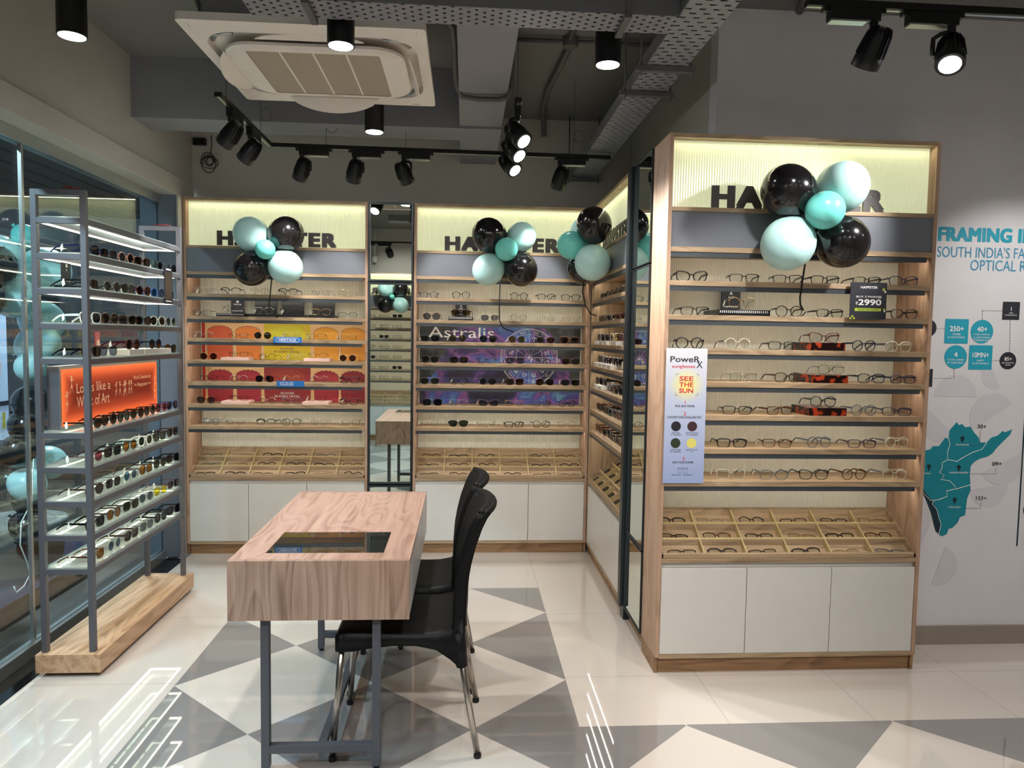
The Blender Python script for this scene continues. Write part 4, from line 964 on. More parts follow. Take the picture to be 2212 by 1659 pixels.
m.build('lettering', plain('sign_cream_print', 'f0c8a0', .6, **{'Emission Color': srgb('f0b090'), 'Emission Strength': .12}), s)
# small things on the rack
brand_stand(-1.74, 3.36, LEV[2] + .007, .10, .13, .016, .07, .10, 'R', 'SUNGLASSES', 'black stand with upright card on third glass shelf of window rack', 'none').rotation_euler = (0, 0, PI / 2)
t2 = thing('hanging_card', 'dark framed card hanging on the rail near far end of window rack', 'card', (-1.60, 4.02, 1.665))
MB().box(0, .004, -.05, .05, 0, .19).build('card_board', M['print_black'], t2)
MB().box(.004, .0046, -.042, .042, .02, .165).build('card_print', plain('card_brown_print', '4a4038', .25), t2)
m = MB(); m.box(.004, .005, -.03, .03, .174, .182); m.box(.004, .005, -.035, .035, .006, .012); m.build('lettering', M['text_white'], t2)
t2 = thing('ornament_card', 'small red card with pale fan ornament on fifth glass shelf of rack', 'card', (-1.72, 3.50, LEV[4] + .007), .25)
MB().box(0, .004, -.045, .045, 0, .11).build('card_board', plain('ornament_red', 'a8383c', .5), t2)
m = MB()
for k in range(9):
    a = math.radians(20 + 17.5 * k); m.tube([(.0052, .008 * math.cos(a), .04 + .008 * math.sin(a)), (.0052, .034 * math.cos(a), .04 + .034 * math.sin(a))], [.001, .0026], 5)
m.build('fan_print', plain('ornament_cream', 'e8c8b8', .6), t2)
for k, y in enumerate((3.62, 3.79, 3.955)):
    riser(-1.765, -1.625, y, y + .16, LEV[4] + .0068, LEV[4] + .0328, M['white'], 'riser_block', 'white riser block, ' + ORD[k] + ' of three in row on fifth glass shelf of rack', 'display riser', 'white risers on the window rack')
RS = {
 1: ['medium navy aviator dark', 'medium navy square dark', 'medium pink round dark', 'medium brown square brown', 'thin black aviator dark', 'thin black aviator green'],
 2: ['medium black square dark', 'thin silver round dark', 'medium black round dark', 'medium maroon round brown', 'medium blue round blue', 'medium grey square blue'],
 3: ['thick white square dark', 'thick brown aviator brown', 'medium brown wayfarer brown', 'medium black wayfarer brown', 'thick clear aviator brown', 'thin silver round green'],
 4: ['thick black square dark', 'thin black square grey', 'thick maroon round brown', 'medium navy round brown', 'medium black square brown'],
 5: ['medium black wayfarer brown', 'medium black round brown', 'medium black round dark', 'medium brown round brown', 'medium tortoise round brown', 'thin red round rose', 'medium blue aviator brown'],
 6: ['thin maroon aviator rose', 'medium black square dark', 'medium teal round amber', 'thick white round green', 'medium black square green', 'medium brown square brown'],
 7: ['medium brown round brown', 'thin black square dark', 'thin silver round blue', 'medium brown square amber', 'medium black round green', 'thick black wayfarer dark'],
 8: ['thick black square dark', 'medium brown round amber', 'medium olive square green', 'thin grey round grey', 'thin gold square yellow', 'thin maroon square brown'],
 9: ['medium tortoise square amber', 'thin silver round blue', 'thick brown square dark', 'thin black square grey', 'thick black round dark', 'thick black square dark']}
for i, l in RS.items():
    n_ = len(l)
    for k, sp_ in enumerate(l):
        y = 3.30 + k * (.87 / (n_ - 1)); lift = .0265 if (i == 4 and k in (2, 3)) else (.016 if (i == 2 and k == 0 and False) else 0)
        if i == 4: y = (3.30, 3.45, 3.70, 3.96, 4.16)[k]
        if i == 2: y = (3.30, 3.50, 3.66, 3.83, 4.0, 4.15)[k]
        yaw = PI / 2 - .10 + random.uniform(-.09, .09)
        glasses(sp_, Matrix.Translation((-1.645, y, LEV[i] + .0068 + lift)) @ Matrix.Rotation(yaw, 4, 'Z'), ORD[k] + ' from near end, ' + (ORD + ['tenth'])[i] + ' glass shelf of rack', 'sunglasses on the window rack', price=random.random() < .8)

# ------------------------------------------------------------------ table
t = thing('consulting_table', 'wooden box-top table with dark glass inset on grey metal legs', 'table', (0, 0, 0))
ax0, ax1, ay0, ay1, tz0, tz1 = -.782, -.178, 2.41, 3.50, .546, .75
gx0, gx1, gy0, gy1 = -.68, -.275, 2.50, 2.77; g_ = .006
m = MB(); m.box(ax0, ax1, ay0 + .0182, gy0, tz1 - .02, tz1); m.box(ax0, ax1, gy1, ay1 - .0182, tz1 - .02, tz1); m.box(ax0, gx0, gy0, gy1, tz1 - .02, tz1); m.box(gx1, ax1, gy0, gy1, tz1 - .02, tz1); m.build('table_top', M['tab_top'], t)
MB().box(gx0 + .003, gx1 - .003, gy0 + .003, gy1 - .003, tz1 - .012, tz1 - .001).build('glass_inset', M['table_glass'], t)
m = MB(); m.box(ax0, ax1, ay0, ay0 + .018, tz0, tz1); m.build('end_panel', M['tab_v'], t)
MB().box(ax0, ax1, ay1 - .018, ay1, tz0, tz1).build('end_panel', M['tab_v'], t)
MB().box(ax0, ax0 + .018, ay0 + .018, ay1 - .018, tz0, tz1 - .0201).build('side_panel', M['tab_v'], t)
MB().box(ax0 + .018, ax1 - .018, ay0 + .018, ay1 - .018, tz0, tz0 + .016).build('bottom_panel', M['tab_v'], t)
for k in range(3):
    ya = ay0 + .02 + k * (ay1 - ay0 - .04) / 3; yb_ = ya + (ay1 - ay0 - .04) / 3 - .003
    MB().box(ax1 - .018, ax1 - .001, ya, yb_, tz0, tz1 - .022).build('drawer', M['white_door'], t, .001)
L_ = .028
for x in (-.683, -.306):
    for y in (2.44, 3.40):
        l = MB().box(x, x + L_, y, y + L_, .012, tz0 - .012).build('leg', M['leg_grey'], t, .001)
        MB().lathe([(.011, 0), (.011, .012)], 12, Matrix.Translation((x + L_ / 2, y + L_ / 2, 0))).build('rubber_foot', M['black'], l)
m = MB(); m.box(-.683, -.278, 2.44, 2.44 + L_, tz0 - .012, tz0); m.box(-.683, -.278, 3.40, 3.40 + L_, tz0 - .012, tz0); m.build('top_rail', M['leg_grey'], t)
for y in (2.44, 3.40): MB().box(-.655, -.306, y, y + L_, .064, .092).build('crossbar', M['leg_grey'], t, .001)
MB().box(-.494, -.466, 2.468, 3.40, .064, .092).build('stretcher', M['leg_grey'], t, .001)

# ------------------------------------------------------------------ chairs
def chair(label, x, y):
    c = thing('stacking_chair', label, 'chair', (x, y, 0), 0, 'black chairs at the table')
    # local: front (towards table) at x=-.44, back at x=+.06, width along y
    m = MB(); W_ = .2
    ys = [-W_, -W_ + .004, -W_ + .018, -.13, -.07, 0, .07, .13, W_ - .018, W_ - .004, W_]
    prof = [(-.438, .452, .398), (-.425, .470, .396), (-.38, .468, .398), (-.32, .462, .408), (-.24, .456, .417), (-.16, .453, .415), (-.09, .455, .400), (-.04, .465, .365), (-.012, .485, .340), (.008, .52, .338)]
    rows = []
    for xx, zt, zl in prof:
        rw = []
        for y_ in ys:
            a = abs(y_) / W_
            dish = -.010 * (1 - a * a) if xx > -.40 else -.002
            z = zt + dish if a < .93 else (zt - .004 if a < .99 else zl)
            rw.append((xx, y_, z))
        rows.append([(xx, -W_, zl)] + rw[1:-1] + [(xx, W_, zl)])
    # raise edge ring
    n_ = len(ys); vs = [v for r_ in rows for v in r_]; fs = [(i * n_ + k, i * n_ + k + 1, (i + 1) * n_ + k + 1, (i + 1) * n_ + k) for i in range(len(rows) - 1) for k in range(n_ - 1)]
    m.add(vs, fs, True)
    # front apron
    fr = rows[0]; ap = [(p[0] - .004, p[1], p[2]) for p in fr]; lowr = [(-.436, p[1], .398 + .012 * (1 - (p[1] / W_) ** 2)) for p in fr]
    m.add(list(fr) + lowr, [(k, k + 1, n_ + k + 1, n_ + k) for k in range(n_ - 1)], True)
    # backrest
    bp = [(.446, -.030, .2), (.50, -.027, .2), (.56, -.026, .198), (.64, -.020, .196), (.70, -.010, .194), (.766, .006, .192), (.83, .028, .190), (.868, .046, .189), (.886, .060, .187)]
    bys = [-1, -.97, -.85, -.6, -.3, 0, .3, .6, .85, .97, 1]
    rows = []
    for j, (z, xi, wv) in enumerate(bp):
        rw = []
        cd = .045 if j < 8 else .045 - .010 * (j - 7)
        for u_ in bys:
            bow = max(cd, .0) * (1 - u_ * u_)
            rw.append((xi + bow, u_ * wv, z - (.0 if j < 9 else .0) + .004 * (1 - u_ * u_)))
        rows.append(rw)
    n_ = len(bys); vs = [v for r_ in rows for v in r_]; fs = [(i * n_ + k, i * n_ + k + 1, (i + 1) * n_ + k + 1, (i + 1) * n_ + k) for i in range(len(rows) - 1) for k in range(n_ - 1)]
    m.add(vs, fs, True)
    # side webs that close the shell edge and run down to the rear leg sockets
    for sg in (-1, 1):
        web = []
        for (z, xi, wv) in bp[:9]: web.append(((xi, sg * wv, z), (xi + .040, sg * (wv - .012), z)))
        vs = [p for pr in web for p in pr]; m.add(vs, [(2 * i, 2 * i + 1, 2 * i + 3, 2 * i + 2) for i in range(len(web) - 1)], True)
        m.tube([(-.016, sg * .180, .455), (-.006, sg * .181, .40), (.002, sg * .183, .335)], [.021, .020, .0165], 12)
        m.tube([(-.422, sg * .180, .45), (-.426, sg * .181, .40)], [.018, .0165], 12)
    top = rows[-1]
    rr_ = [.006, .008, .0085] + [.009] * 5 + [.0085, .008, .006]
    m.tube([(p[0] + .004, p[1] * .985, p[2] + .001) for p in top], rr_, 12); m.tube([(p[0] + .019, p[1] * .975, p[2] - .003) for p in top], rr_, 12)
    o = m.build('seat_shell', M['chair'], c)
    md = o.modifiers.new('thick', 'SOLIDIFY'); md.thickness = .011; md.offset = 0
    for (xa, za, xb) in ((-.420, .44, -.452), (-.012, .42, .062)):
        for sg in (-1, 1):
            ya, yb_ = sg * .178, sg * .198
            l = MB().tube([(xa, ya, za), (xb, yb_, .012)], .0115, 14).build('leg', M['chrome'], c)
            MB().lathe([(.014, 0), (.0145, .012), (.012, .018)], 14, Matrix.Translation((xb, yb_, 0))).build('rubber_foot', M['black'], l)
    return c
chair('black plastic chair with chrome legs, nearer of two pulled up to table', 0, 2.70)
chair('black plastic chair with chrome legs, farther of two, partly behind the other', -.012, 3.17)

# ------------------------------------------------------------------ air conditioner
t = thing('ceiling_air_conditioner', 'large cream ceiling cassette air conditioner with open flaps', 'air conditioner', (-.645, 3.38, 2.70))
m = MB(); out = rrect(-.478, .478, -.472, .472, .02, 6); inn = rrect(-.43, .43, -.37, .37, .15, 6); n = len(out)
m.add([(p[0], p[1], 0) for p in out] + [(p[0], p[1], 0) for p in inn], [(k, (k + 1) % n, n + (k + 1) % n, n + k) for k in range(n)])
m.add([(p[0], p[1], 0) for p in out] + [(p[0], p[1], .03) for p in out], [(k, (k + 1) % n, n + (k + 1) % n, n + k) for k in range(n)])
m.add([(p[0], p[1], 0) for p in inn] + [(p[0], p[1], .05) for p in inn], [(k, (k + 1) % n, n + (k + 1) % n, n + k) for k in range(n)])
m.add([(p[0], p[1], .03) for p in out], [tuple(range(n))])
m.build('cover_frame', M['ac_white'], t)
MB().prism(inn, .046, .05, 'xy').build('air_outlet', plain('outlet_grey', '4a4640', .6), t)
m = MB(); A = rrect(-.375, .375, -.30, .30, .13, 6); B = rrect(-.355, .355, -.285, .285, .12, 6); C2 = rrect(-.275, .275, -.255, .255, .012, 6)
z0 = -.028
m.add([(p[0], p[1], -.006) for p in A] + [(p[0], p[1], z0 + .01) for p in A] + [(p[0], p[1], z0) for p in B] + [(p[0], p[1], z0) for p in C2],
      [(r_ * n + k, r_ * n + (k + 1) % n, (r_ + 1) * n + (k + 1) % n, (r_ + 1) * n + k) for r_ in range(3) for k in range(n)])
m.add([(p[0], p[1], -.006) for p in A], [tuple(range(n))])
m.build('centre_panel', M['ac_white'], t)
MB().prism(C2, z0 + .002, z0 + .006, 'xy').build('intake_grille', M['ac_grille'], t)
for k in range(3):
    x = -.1375 + k * .1375; MB().box(x - .004, x + .004, -.253, .253, z0 + .0005, z0 + .0019).build('grille_bar', M['ac_white'], t)
def flap(x, y, z, rot, tilt, wd=.07):
    P = [(-.22, 0)] + [(-.22 + .44 * k / 14, -wd * math.sin(PI * (k / 14)) ** .55) for k in range(1, 14)] + [(.22, 0)]
    o = MB().prism(P, -.003, .003, 'xy').build('air_flap', M['ac_white'], t, .002); o.location = (x, y, z); o.rotation_euler = (tilt, 0, rot)
flap(-.02, .375, -.004, 0, math.radians(118), .075)
flap(0, -.318, -.002, 0, math.radians(-8), .05)
flap(-.385, .04, -.004, -PI / 2, math.radians(38), .075)
flap(.39, .05, -.004, PI / 2, math.radians(62), .06)
m = MB()
for sx in (-1, 1):
    for sy in (-1, 1): m.tube([(sx * .30, sy * .345, .010), (sx * .37, sy * .325, .010), (sx * .40, sy * .27, .010)], .012, 8)
    m.box(sx * .44, sx * .4415, -.44, -.40, -.0008, 0)
m.build('corner_bracket', M['alu'], t)
MB().box(-.03, .03, .268, .2705, z0 - .0006, z0).build('badge', M['pipe'], t)
MB().box(.36, .40, .445, .449, -.0008, 0).build('badge', M['black'], t)
MB().box(-.40, .40, -.40, .40, .05, .27).build('housing', M['beam'], t)
m = MB(); m.box(.36, .375, -.47, -.455, .03, .359); m.box(.395, .41, -.47, -.455, .03, .359); m.box(-.41, -.385, .30, .32, .2, .359); m.box(-.41, -.385, -.32, -.30, .2, .359); m.build('hanger', M['alu'], t)
# refrigerant pipes
m = MB(); m.tube([(-.25, 3.07, 2.83), (-.16, 3.07, 2.84), (-.10, 3.09, 2.83), (-.068, 3.13, 2.81), (-.062, 3.3, 2.80), (-.062, 3.62, 2.79), (-.055, 3.70, 2.76), (-.03, 3.74, 2.718), (.05, 3.745, 2.712), (.16, 3.74, 2.712), (.20, 3.72, 2.72), (.217, 3.70, 2.76), (.22, 3.70, 2.95), (.22, 3.70, CZ)], .0135, 10)
tag(m.build('insulated_pipe', M['pipe']), 'bent insulated pipe looping under the ceiling beam beside the air conditioner', 'pipe')
t = thing('conduit', 'grey conduit run with round junction box on the ceiling, curving to back wall', 'conduit', (0, 0, 0))
m = MB(); m.tube([(.2, 3.80, 3.035), (.72, 3.80, 3.035), (1.17, 3.80, 3.035)], .012, 10); m.tube([(.50, 2.9, 3.035), (.52, 3.8, 3.035)], .013, 10)
m.tube([(.53, 3.82, 3.03), (.515, 4.1, 3.025), (.49, 4.5, 3.03), (.50, 4.9, 3.03), (.54, 5.19, 3.02), (.545, 5.205, 2.94)], .017, 10); m.build('conduit_pipe', M['pipe'], t)
MB().lathe([(.038, -.02), (.042, .012), (.042, .03)], 20, Matrix.Translation((.525, 3.80, 3.028))).build('junction_box', M['pipe'], t)
m = MB(); m.tube([(1.45, 3.05, 3.04), (1.52, 3.33, 3.03)], .02, 10); tag(m.build('conduit', M['pipe']), 'short pipe stub at ceiling above the white mural wall', 'conduit')
m = MB(); m.tube([(-1.45, 3.0, 3.03), (-1.25, 3.05, 2.98), (-1.12, 3.1, 2.90), (-1.08, 3.1, 2.80)], .012, 8); tag(m.build('drain_pipe', M['pipe']), 'grey drain pipe entering the air conditioner from the left', 'pipe')

# ------------------------------------------------------------------ perforated cable trays
t = thing('cable_tray', 'perforated steel cable tray crossing near ceiling in front of air conditioner', 'cable tray', (0, 0, 0))
MB().box(-.765, .733, 2.545, 2.69, 2.632, 2.634).build('tray_bottom', M['perf_a'], t)
tsm = plain('tray_side_steel', '77777c', .5, .2)
for y in (2.545, 2.688): MB().box(-.765, .733, y, y + .002, 2.634, 2.69).build('tray_side', tsm, t)
for x in (-.55, .55):
    m = MB(); m.box(x - .012, x + .012, 2.53, 2.705, 2.615, 2.6315); m.tube([(x, 2.535, 2.62), (x, 2.535, CZ)], .005, 6); m.tube([(x, 2.70, 2.62), (x, 2.70, CZ)], .005, 6); m.build('tray_hanger', M['pipe'], t)
t = thing('cable_tray', 'long slotted steel cable tray running to the back wall above side unit', 'cable tray', (0, 0, 0))
MB().box(.737, .905, 1.5, 5.215, 2.64, 2.642).build('tray_bottom', M['perf_b'], t)
for x in (.735, .905): MB().box(x, x + .002, 1.5, 5.215, 2.642, 2.70).build('tray_side', tsm, t)
for y in (3.02, 3.325, 5.12): 
    m = MB(); m.box(.69, .94, y - .012, y + .012, 2.616, 2.638)
    for x in (.715, .925): m.tube([(x, y, 2.60), (x, y, CZ)], .005, 6)
    m.build('tray_hanger', M['pipe'], t)
for k in range(4): MB().tube([(.76 + k * .03, 1.5, 2.652), (.77 + k * .028, 3.0, 2.652), (.765 + k * .03, 5.2, 2.652)], .008, 6).build('cable', M['black'], t)

# ------------------------------------------------------------------ lamps
def downlight(x, y, z, label, target=None, power=55):
    t = thing('cylinder_downlight', label, 'ceiling lamp', (x, y, z), 0, 'black cylinder downlights')
    MB().lathe([(.050, 0), (.050, CZ - z)], 32).build('lamp_housing', M['metal_black'], t)
    MB().lathe([(.0445, -.0006), (.0445, .0)], 32).build('lamp_lens', M['lamp_on'], t)
    spot('downlight_beam', (x, y, z - .012), (x, y, 0), power * SPOT, 95, .9, (1, .97, .93), .04)
downlight(-1.434, 2.788, 2.572, 'black cylinder downlight at the upper left, nearest the window wall')
downlight(-.47, 2.775, 2.572, 'black cylinder downlight in front of the air conditioner')
downlight(.543, 2.852, 2.572, 'black cylinder downlight under the cable tray crossing')
downlight(-.487, 3.90, 2.572, 'black cylinder downlight just behind the air conditioner')
for k, (x, y) in enumerate(((-.15, .8), (1.1, .9), (2.3, .9), (3.3, 2.2))):  # extra downlights added out of view to fill the room with light
    downlight(x, y, 2.572, 'added fill downlight out of view, ' + ORD[k] + ' one from the window', power=60)
def track(x0, y0, x1, y1, z, label):
    t = thing('lighting_track', label, 'lighting track', (0, 0, 0)); d = Vector((x1 - x0, y1 - y0, 0)).normalized(); n_ = Vector((-d.y, d.x, 0)) * .017
    P = [(x0 + n_.x, y0 + n_.y), (x1 + n_.x, y1 + n_.y), (x1 - n_.x, y1 - n_.y), (x0 - n_.x, y0 - n_.y)]
    MB().prism(P, z, z + .022, 'xy').build('track_rail', M['metal_black'], t)
    Q = [(p[0] - (p[0] - (x0 + x1) / 2) * 0, p[1]) for p in P]; g2 = n_ * .35
    MB().prism([(x0 + g2.x, y0 + g2.y), (x1 + g2.x, y1 + g2.y), (x1 - g2.x, y1 - g2.y), (x0 - g2.x, y0 - g2.y)], z - .0008, z - .0001, 'xy').build('track_slot', M['alu'], t)
    return t
def hang(t, x, y, z, loop=True, top=CZ):
    m = MB(); m.tube([(x, y, z + .02), (x, y, top)], .0015, 5)
    if loop: m.tube([(x + .032 + .032 * math.cos(a * PI / 10), y, z + .13 + .036 * math.sin(a * PI / 10)) for a in range(20)], .0016, 5, closed=True)
    m.build('suspension_wire', M['steel_wire'], t)
def spotlight(x, y, zt, along, aim, label, lit, power=80, ang=38, bx=0.0, joint=None):
    """track spot: adapter box hung on the track, stem, arm, finned head pointing along aim"""
    t = thing('track_spotlight', label, 'track spotlight', (x, y, zt), 0, 'black track spotlights')
    R_ = Matrix.Rotation(along, 4, 'Z'); 
    m = MB(); m.box(-.015, .155, -.016, .016, -.040, -.001); m.box(-.035, .175, -.011, .011, -.014, -.001); a_ = m.build('adapter', M['metal_black'], t); a_.matrix_local = R_
    MB().box(.03, .152, -.0165, .0165, -.0455, -.0402).build('adapter_plate', M['alu'], a_)
    head = Vector((0, 0, -.125)); d = Vector(aim).normalized()
    side = d.cross(Vector((0, 0, 1))).normalized() * .052
    m = MB(); m.lathe([(.013, -.062), (.013, -.038)], 14); pt = [Vector((0, 0, -.056)), side * .6 + Vector((0, 0, -.058)), side + Vector((0, 0, -.070)), side * 1.02 + Vector((0, 0, -.100)), side + head]
    m.tube(pt, .0075, 8); m.build('yoke_arm', M['metal_black'], t)
    q_ = d.to_track_quat('Z', 'Y').to_matrix().to_4x4(); Mh = Matrix.Translation(head) @ q_
    m = MB(); m.lathe([(.012, -.066), (.026, -.062), (.034, -.045), (.040, -.01), (.045, .03), (.046, .058), (.043, .060)], 28, Mh)
    for k in range(18):
        a = 2 * PI * k / 18; r0, r1 = .026, .0
        P = [(.022, -.070), (.033, -.066), (.041, -.045), (.0455, -.005), (.0475, .02), (.036, .02), (.030, -.03)]
        c_, s_ = math.cos(a), math.sin(a); w_ = .0013
        A = [Mh @ Vector((r * c_ - w_ * s_, r * s_ + w_ * c_, h)) for r, h in P]; B_ = [Mh @ Vector((r * c_ + w_ * s_, r * s_ - w_ * c_, h)) for r, h in P]; n_ = len(P)
        m.add(A + B_, [tuple(range(n_)), tuple(range(2 * n_ - 1, n_ - 1, -1))] + [(k_, k_ + n_, (k_ + 1) % n_ + n_, (k_ + 1) % n_) for k_ in range(n_)])
    m.build('lamp_head', M['metal_black'], t)
    MB().lathe([(.033, .0602), (.033, .0612)], 28, Mh).build('lamp_lens', M['lamp_on'] if lit else M['lamp_off'], t)
    if lit:
        p = Vector((x, y, zt)) + head + d * .068; spot('spot_beam', p, p + d, power * SPOT, ang, .6, (1, .985, .96), .03)
ZT = 2.60
tL = track(-1.155, 3.50, -1.155, 4.385, ZT, 'black lighting track on the left, running towards the back wall'); hang(tL, -1.155, 3.62, ZT, False); hang(tL, -1.155, 4.2, ZT, True)
tB = track(-1.136, 4.39, .872, 4.43, ZT, 'long black lighting track parallel to the back wall'); hang(tB, -.83, 4.395, ZT, True, 2.72); hang(tB, -.365, 4.4, ZT, False, 2.72); hang(tB, .645, 4.42, ZT, True)
tM = track(.235, 3.42, .245, 4.38, ZT, 'short black lighting track under the ceiling beam, seen end on'); hang(tM, .237, 3.5, ZT, False)
tR = track(1.10, 2.36, 3.4, 2.37, ZT, 'black lighting track at the upper right before the mural wall'); hang(tR, 1.30, 2.362, ZT, False); hang(tR, 2.0, 2.364, ZT, False)
spotlight(-1.155, 3.68, ZT, PI / 2, (-.72, .42, -.72), 'black spotlight on left track, nearer of two, aimed at window rack', True, 40, 50)
spotlight(-1.155, 4.00, ZT, PI / 2, (-.72, .42, -.72), 'black spotlight on left track, farther of two, aimed at window rack', True, 40, 50)
for x, tx, k in ((-.97, -1.25, 0), (-.665, -.85, 1), (-.375, -.1, 2), (.565, .45, 3)):
    spotlight(x, 4.395 + (x + 1.1) * .02, ZT, 0, (tx - x, .42, -.62), 'black finned spotlight on back track, ' + ORD[k] + ' from the left, aimed at shelves', True, 36, 52)
for k, y in enumerate((3.50, 3.78, 4.10)):
    spotlight(.237, y, ZT, PI / 2, (.55, -.55, -.72), 'lit black spotlight on the end-on middle track, ' + ('nearest', 'middle', 'farthest')[k] + ' of three', True, 70, 60)
spotlight(1.33, 2.36, ZT, PI, (-.14, .55, -.80), 'black spotlight on right track aimed away at the front unit', True, 30, 62)
spotlight(1.60, 2.363, ZT, PI, (-.30, -.45, -.80), 'brightly lit spotlight on right track facing the viewer', True, 60, 60)
spotlight(2.08, 2.365, ZT, PI, (-.62, .66, -.52), 'black spotlight on right track just beyond the bright one, aimed at balloons', True, 62, 60)
spotlight(2.75, 2.367, ZT, PI, (-.05, .8, -.85), 'black spotlight far along right track, aimed at mural', True, 34, 75)
tX = track(-1.5, .25, 3.6, .25, 2.72, 'added black lighting track behind the viewpoint, parallel to the opposite unit')  # unseen track added to carry the fill spots
for k, (x, tx, pw) in enumerate(((-1.35, -.9, 60), (-.15, .1, 60), (.75, .3, 60), (1.7, 1.45, 26), (2.7, 2.3, 12))):  # spots added to brighten upright fronts from the viewer's side
    spotlight(x, .25, 2.72, 0, (tx - x, 2.6, -1.75 if x < 1 else -2.3), 'added fill spotlight on rear track behind the viewpoint, ' + ORD[k] + ' from the window', True, pw, 66)
for k, (x, tx) in enumerate(((-1.0, -.9), (1.2, 1.2))):  # two more added to lighten the wall reflected in the narrow mirror
    spotlight(x, .25, 2.72, PI, (tx - x, -.9, -.55), 'added fill spotlight on rear track aimed at opposite wall, ' + ORD[k] + ' from the window', True, 30, 95)
t = thing('security_camera', 'white ceiling conduit and dome camera on opposite wall, seen in narrow mirror', 'camera', (-1.325, -.76, 2.60))
MB().lathe([(.035, .06), (.045, .05), (.045, 0), (.03, -.03), (.001, -.045)], 20).build('camera_body', M['white'], t)
MB().lathe([(.018, -.046), (.014, -.06), (.001, -.064)], 16).build('camera_lens', M['black'], t)
MB().tube([(0, -.02, .06), (0, -.02, CZ - 2.6)], .016, 10).build('conduit_pipe', M['white'], t)
# loose coil and bracket on the back wall
m = MB(); P = [(-1.765, 5.21, 2.87), (-1.762, 5.205, 2.80), (-1.772, 5.205, 2.72)]
for k in range(120):
    a = k * .24; r_ = .045 + .022 * math.sin(k * .11); P.append((-1.775 + r_ * math.cos(a) * .9, 5.205 - .012 * (1 + math.sin(k * .3)), 2.685 + r_ * math.sin(a) * (.9 + .25 * math.sin(k * .07))))
m.tube(P, .0028, 5); tag(m.build('cable_coil', M['black']), 'tangled black cable coil hanging on the back wall at upper left', 'cable')
tag(MB().box(-1.885, -1.80, 5.19, 5.22, 2.80, 2.845).build('junction_box', M['black']), 'small black box on back wall beside the tangled cable', 'junction box')

# ------------------------------------------------------------------ mural on the white wall
t = thing('wall_mural', 'teal and black printed company mural with regional map on white wall', 'wall graphic', (0, 0, 0))
yw = 3.3985
m = MB(); put_text(m, 'FRAMING INDIA', 2.288, 2.94, 2.008, 2.078, yw, .09, sx=1.05); m.build('lettering', M['teal_print'], t)
m = MB(); put_text(m, "SOUTH INDIA'S FASTEST GROWING", 2.288, 3.16, 1.932, 1.985, yw, .0); put_text(m, 'OPTICAL RETAIL CHAIN', 2.46, 3.09, 1.870, 1.922, yw, .0); m.build('lettering', M['text_blue'], t)
def disc(mm, cx, cz, r, y0=yw - .0002): mm.prism([(cx + r * math.cos(k * PI / 20), cz + r * math.sin(k * PI / 20)) for k in range(40)], y0, yw + .0005)
def stat(shape, cx, cz, s_, mat, big, small, dy=0):
    mm = MB()
    if shape == 'sq': mm.box(cx - s_, cx + s_, yw - .0002, yw + .0005, cz - s_, cz + s_)
    else: disc(mm, cx, cz, s_)
    o = mm.build('info_badge', M[mat], t)
    mm = MB(); h_ = s_ * .42; put_text(mm, big, cx - s_ * .7, cx + s_ * .7, cz, cz + h_, yw - .0008, .03, fit=len(big) > 4)
    for j, ln in enumerate(small): put_text(mm, ln, cx - s_ * .72, cx + s_ * .72, cz - s_ * (.32 + j * .24), cz - s_ * (.18 + j * .24), yw - .0008, .01, fit=len(ln) > 7)
    mm.build('badge_lettering', M['text_white'], o)
stat('sq', 2.4085, 1.573, .060, 'teal_print', '250+', ['STORES', '& GROWING'])
stat('c', 2.539, 1.573, .058, 'teal_print', '40+', ['CITIES, STRONG', '& GROWING', 'PRESENCE'])
stat('c', 2.411, 1.447, .058, 'teal_print', '4', ['STATES, UNIFIED', 'BY CLEAR SIGHT'])
stat('sq', 2.539, 1.446, .060, 'teal_print', '10MN+', ['HAPPY', 'CUSTOMERS'])
stat('sq', 2.683, 1.678, .044, 'print_black', '1', ['YEAR', 'WARRANTY'])
stat('c', 2.682, 1.432, .043, 'print_black', '85+', ['NET PROMOTER', 'SCORE'])
stat('c', 2.262, 1.586, .043, 'print_black', '', ['NEW'])
stat('sq', 2.254, 1.342, .044, 'print_black', '50+', ['& TESTS'])
stat('c', 2.85, .896, .05, 'print_black', '2019', ['']); stat('c', 2.86, .685, .05, 'print_black', '2021', [''])
m = MB()
def dash(a, b):
    a, b = Vector((a[0], 0, a[1])), Vector((b[0], 0, b[1])); L = (b - a).length; k = 0; u_ = (b - a).normalized()
    while k < L: p, e_ = a + u_ * k, a + u_ * min(k + .009, L); m.box(min(p.x, e_.x) - .0008, max(p.x, e_.x) + .0008, yw - .0004, yw, min(p.z, e_.z) - .0008, max(p.z, e_.z) + .0008); k += .016
for a, b in (((2.305, 1.585), (2.35, 1.585)), ((2.537, 1.634), (2.535, 1.676)), ((2.535, 1.676), (2.637, 1.676)), ((2.682, 1.631), (2.688, 1.476)), ((2.598, 1.432), (2.639, 1.432)), ((2.407, 1.387), (2.409, 1.341)), ((2.307, 1.340), (2.409, 1.341))): dash(a, b)
m.build('dashed_line', M['print_dark'], t)
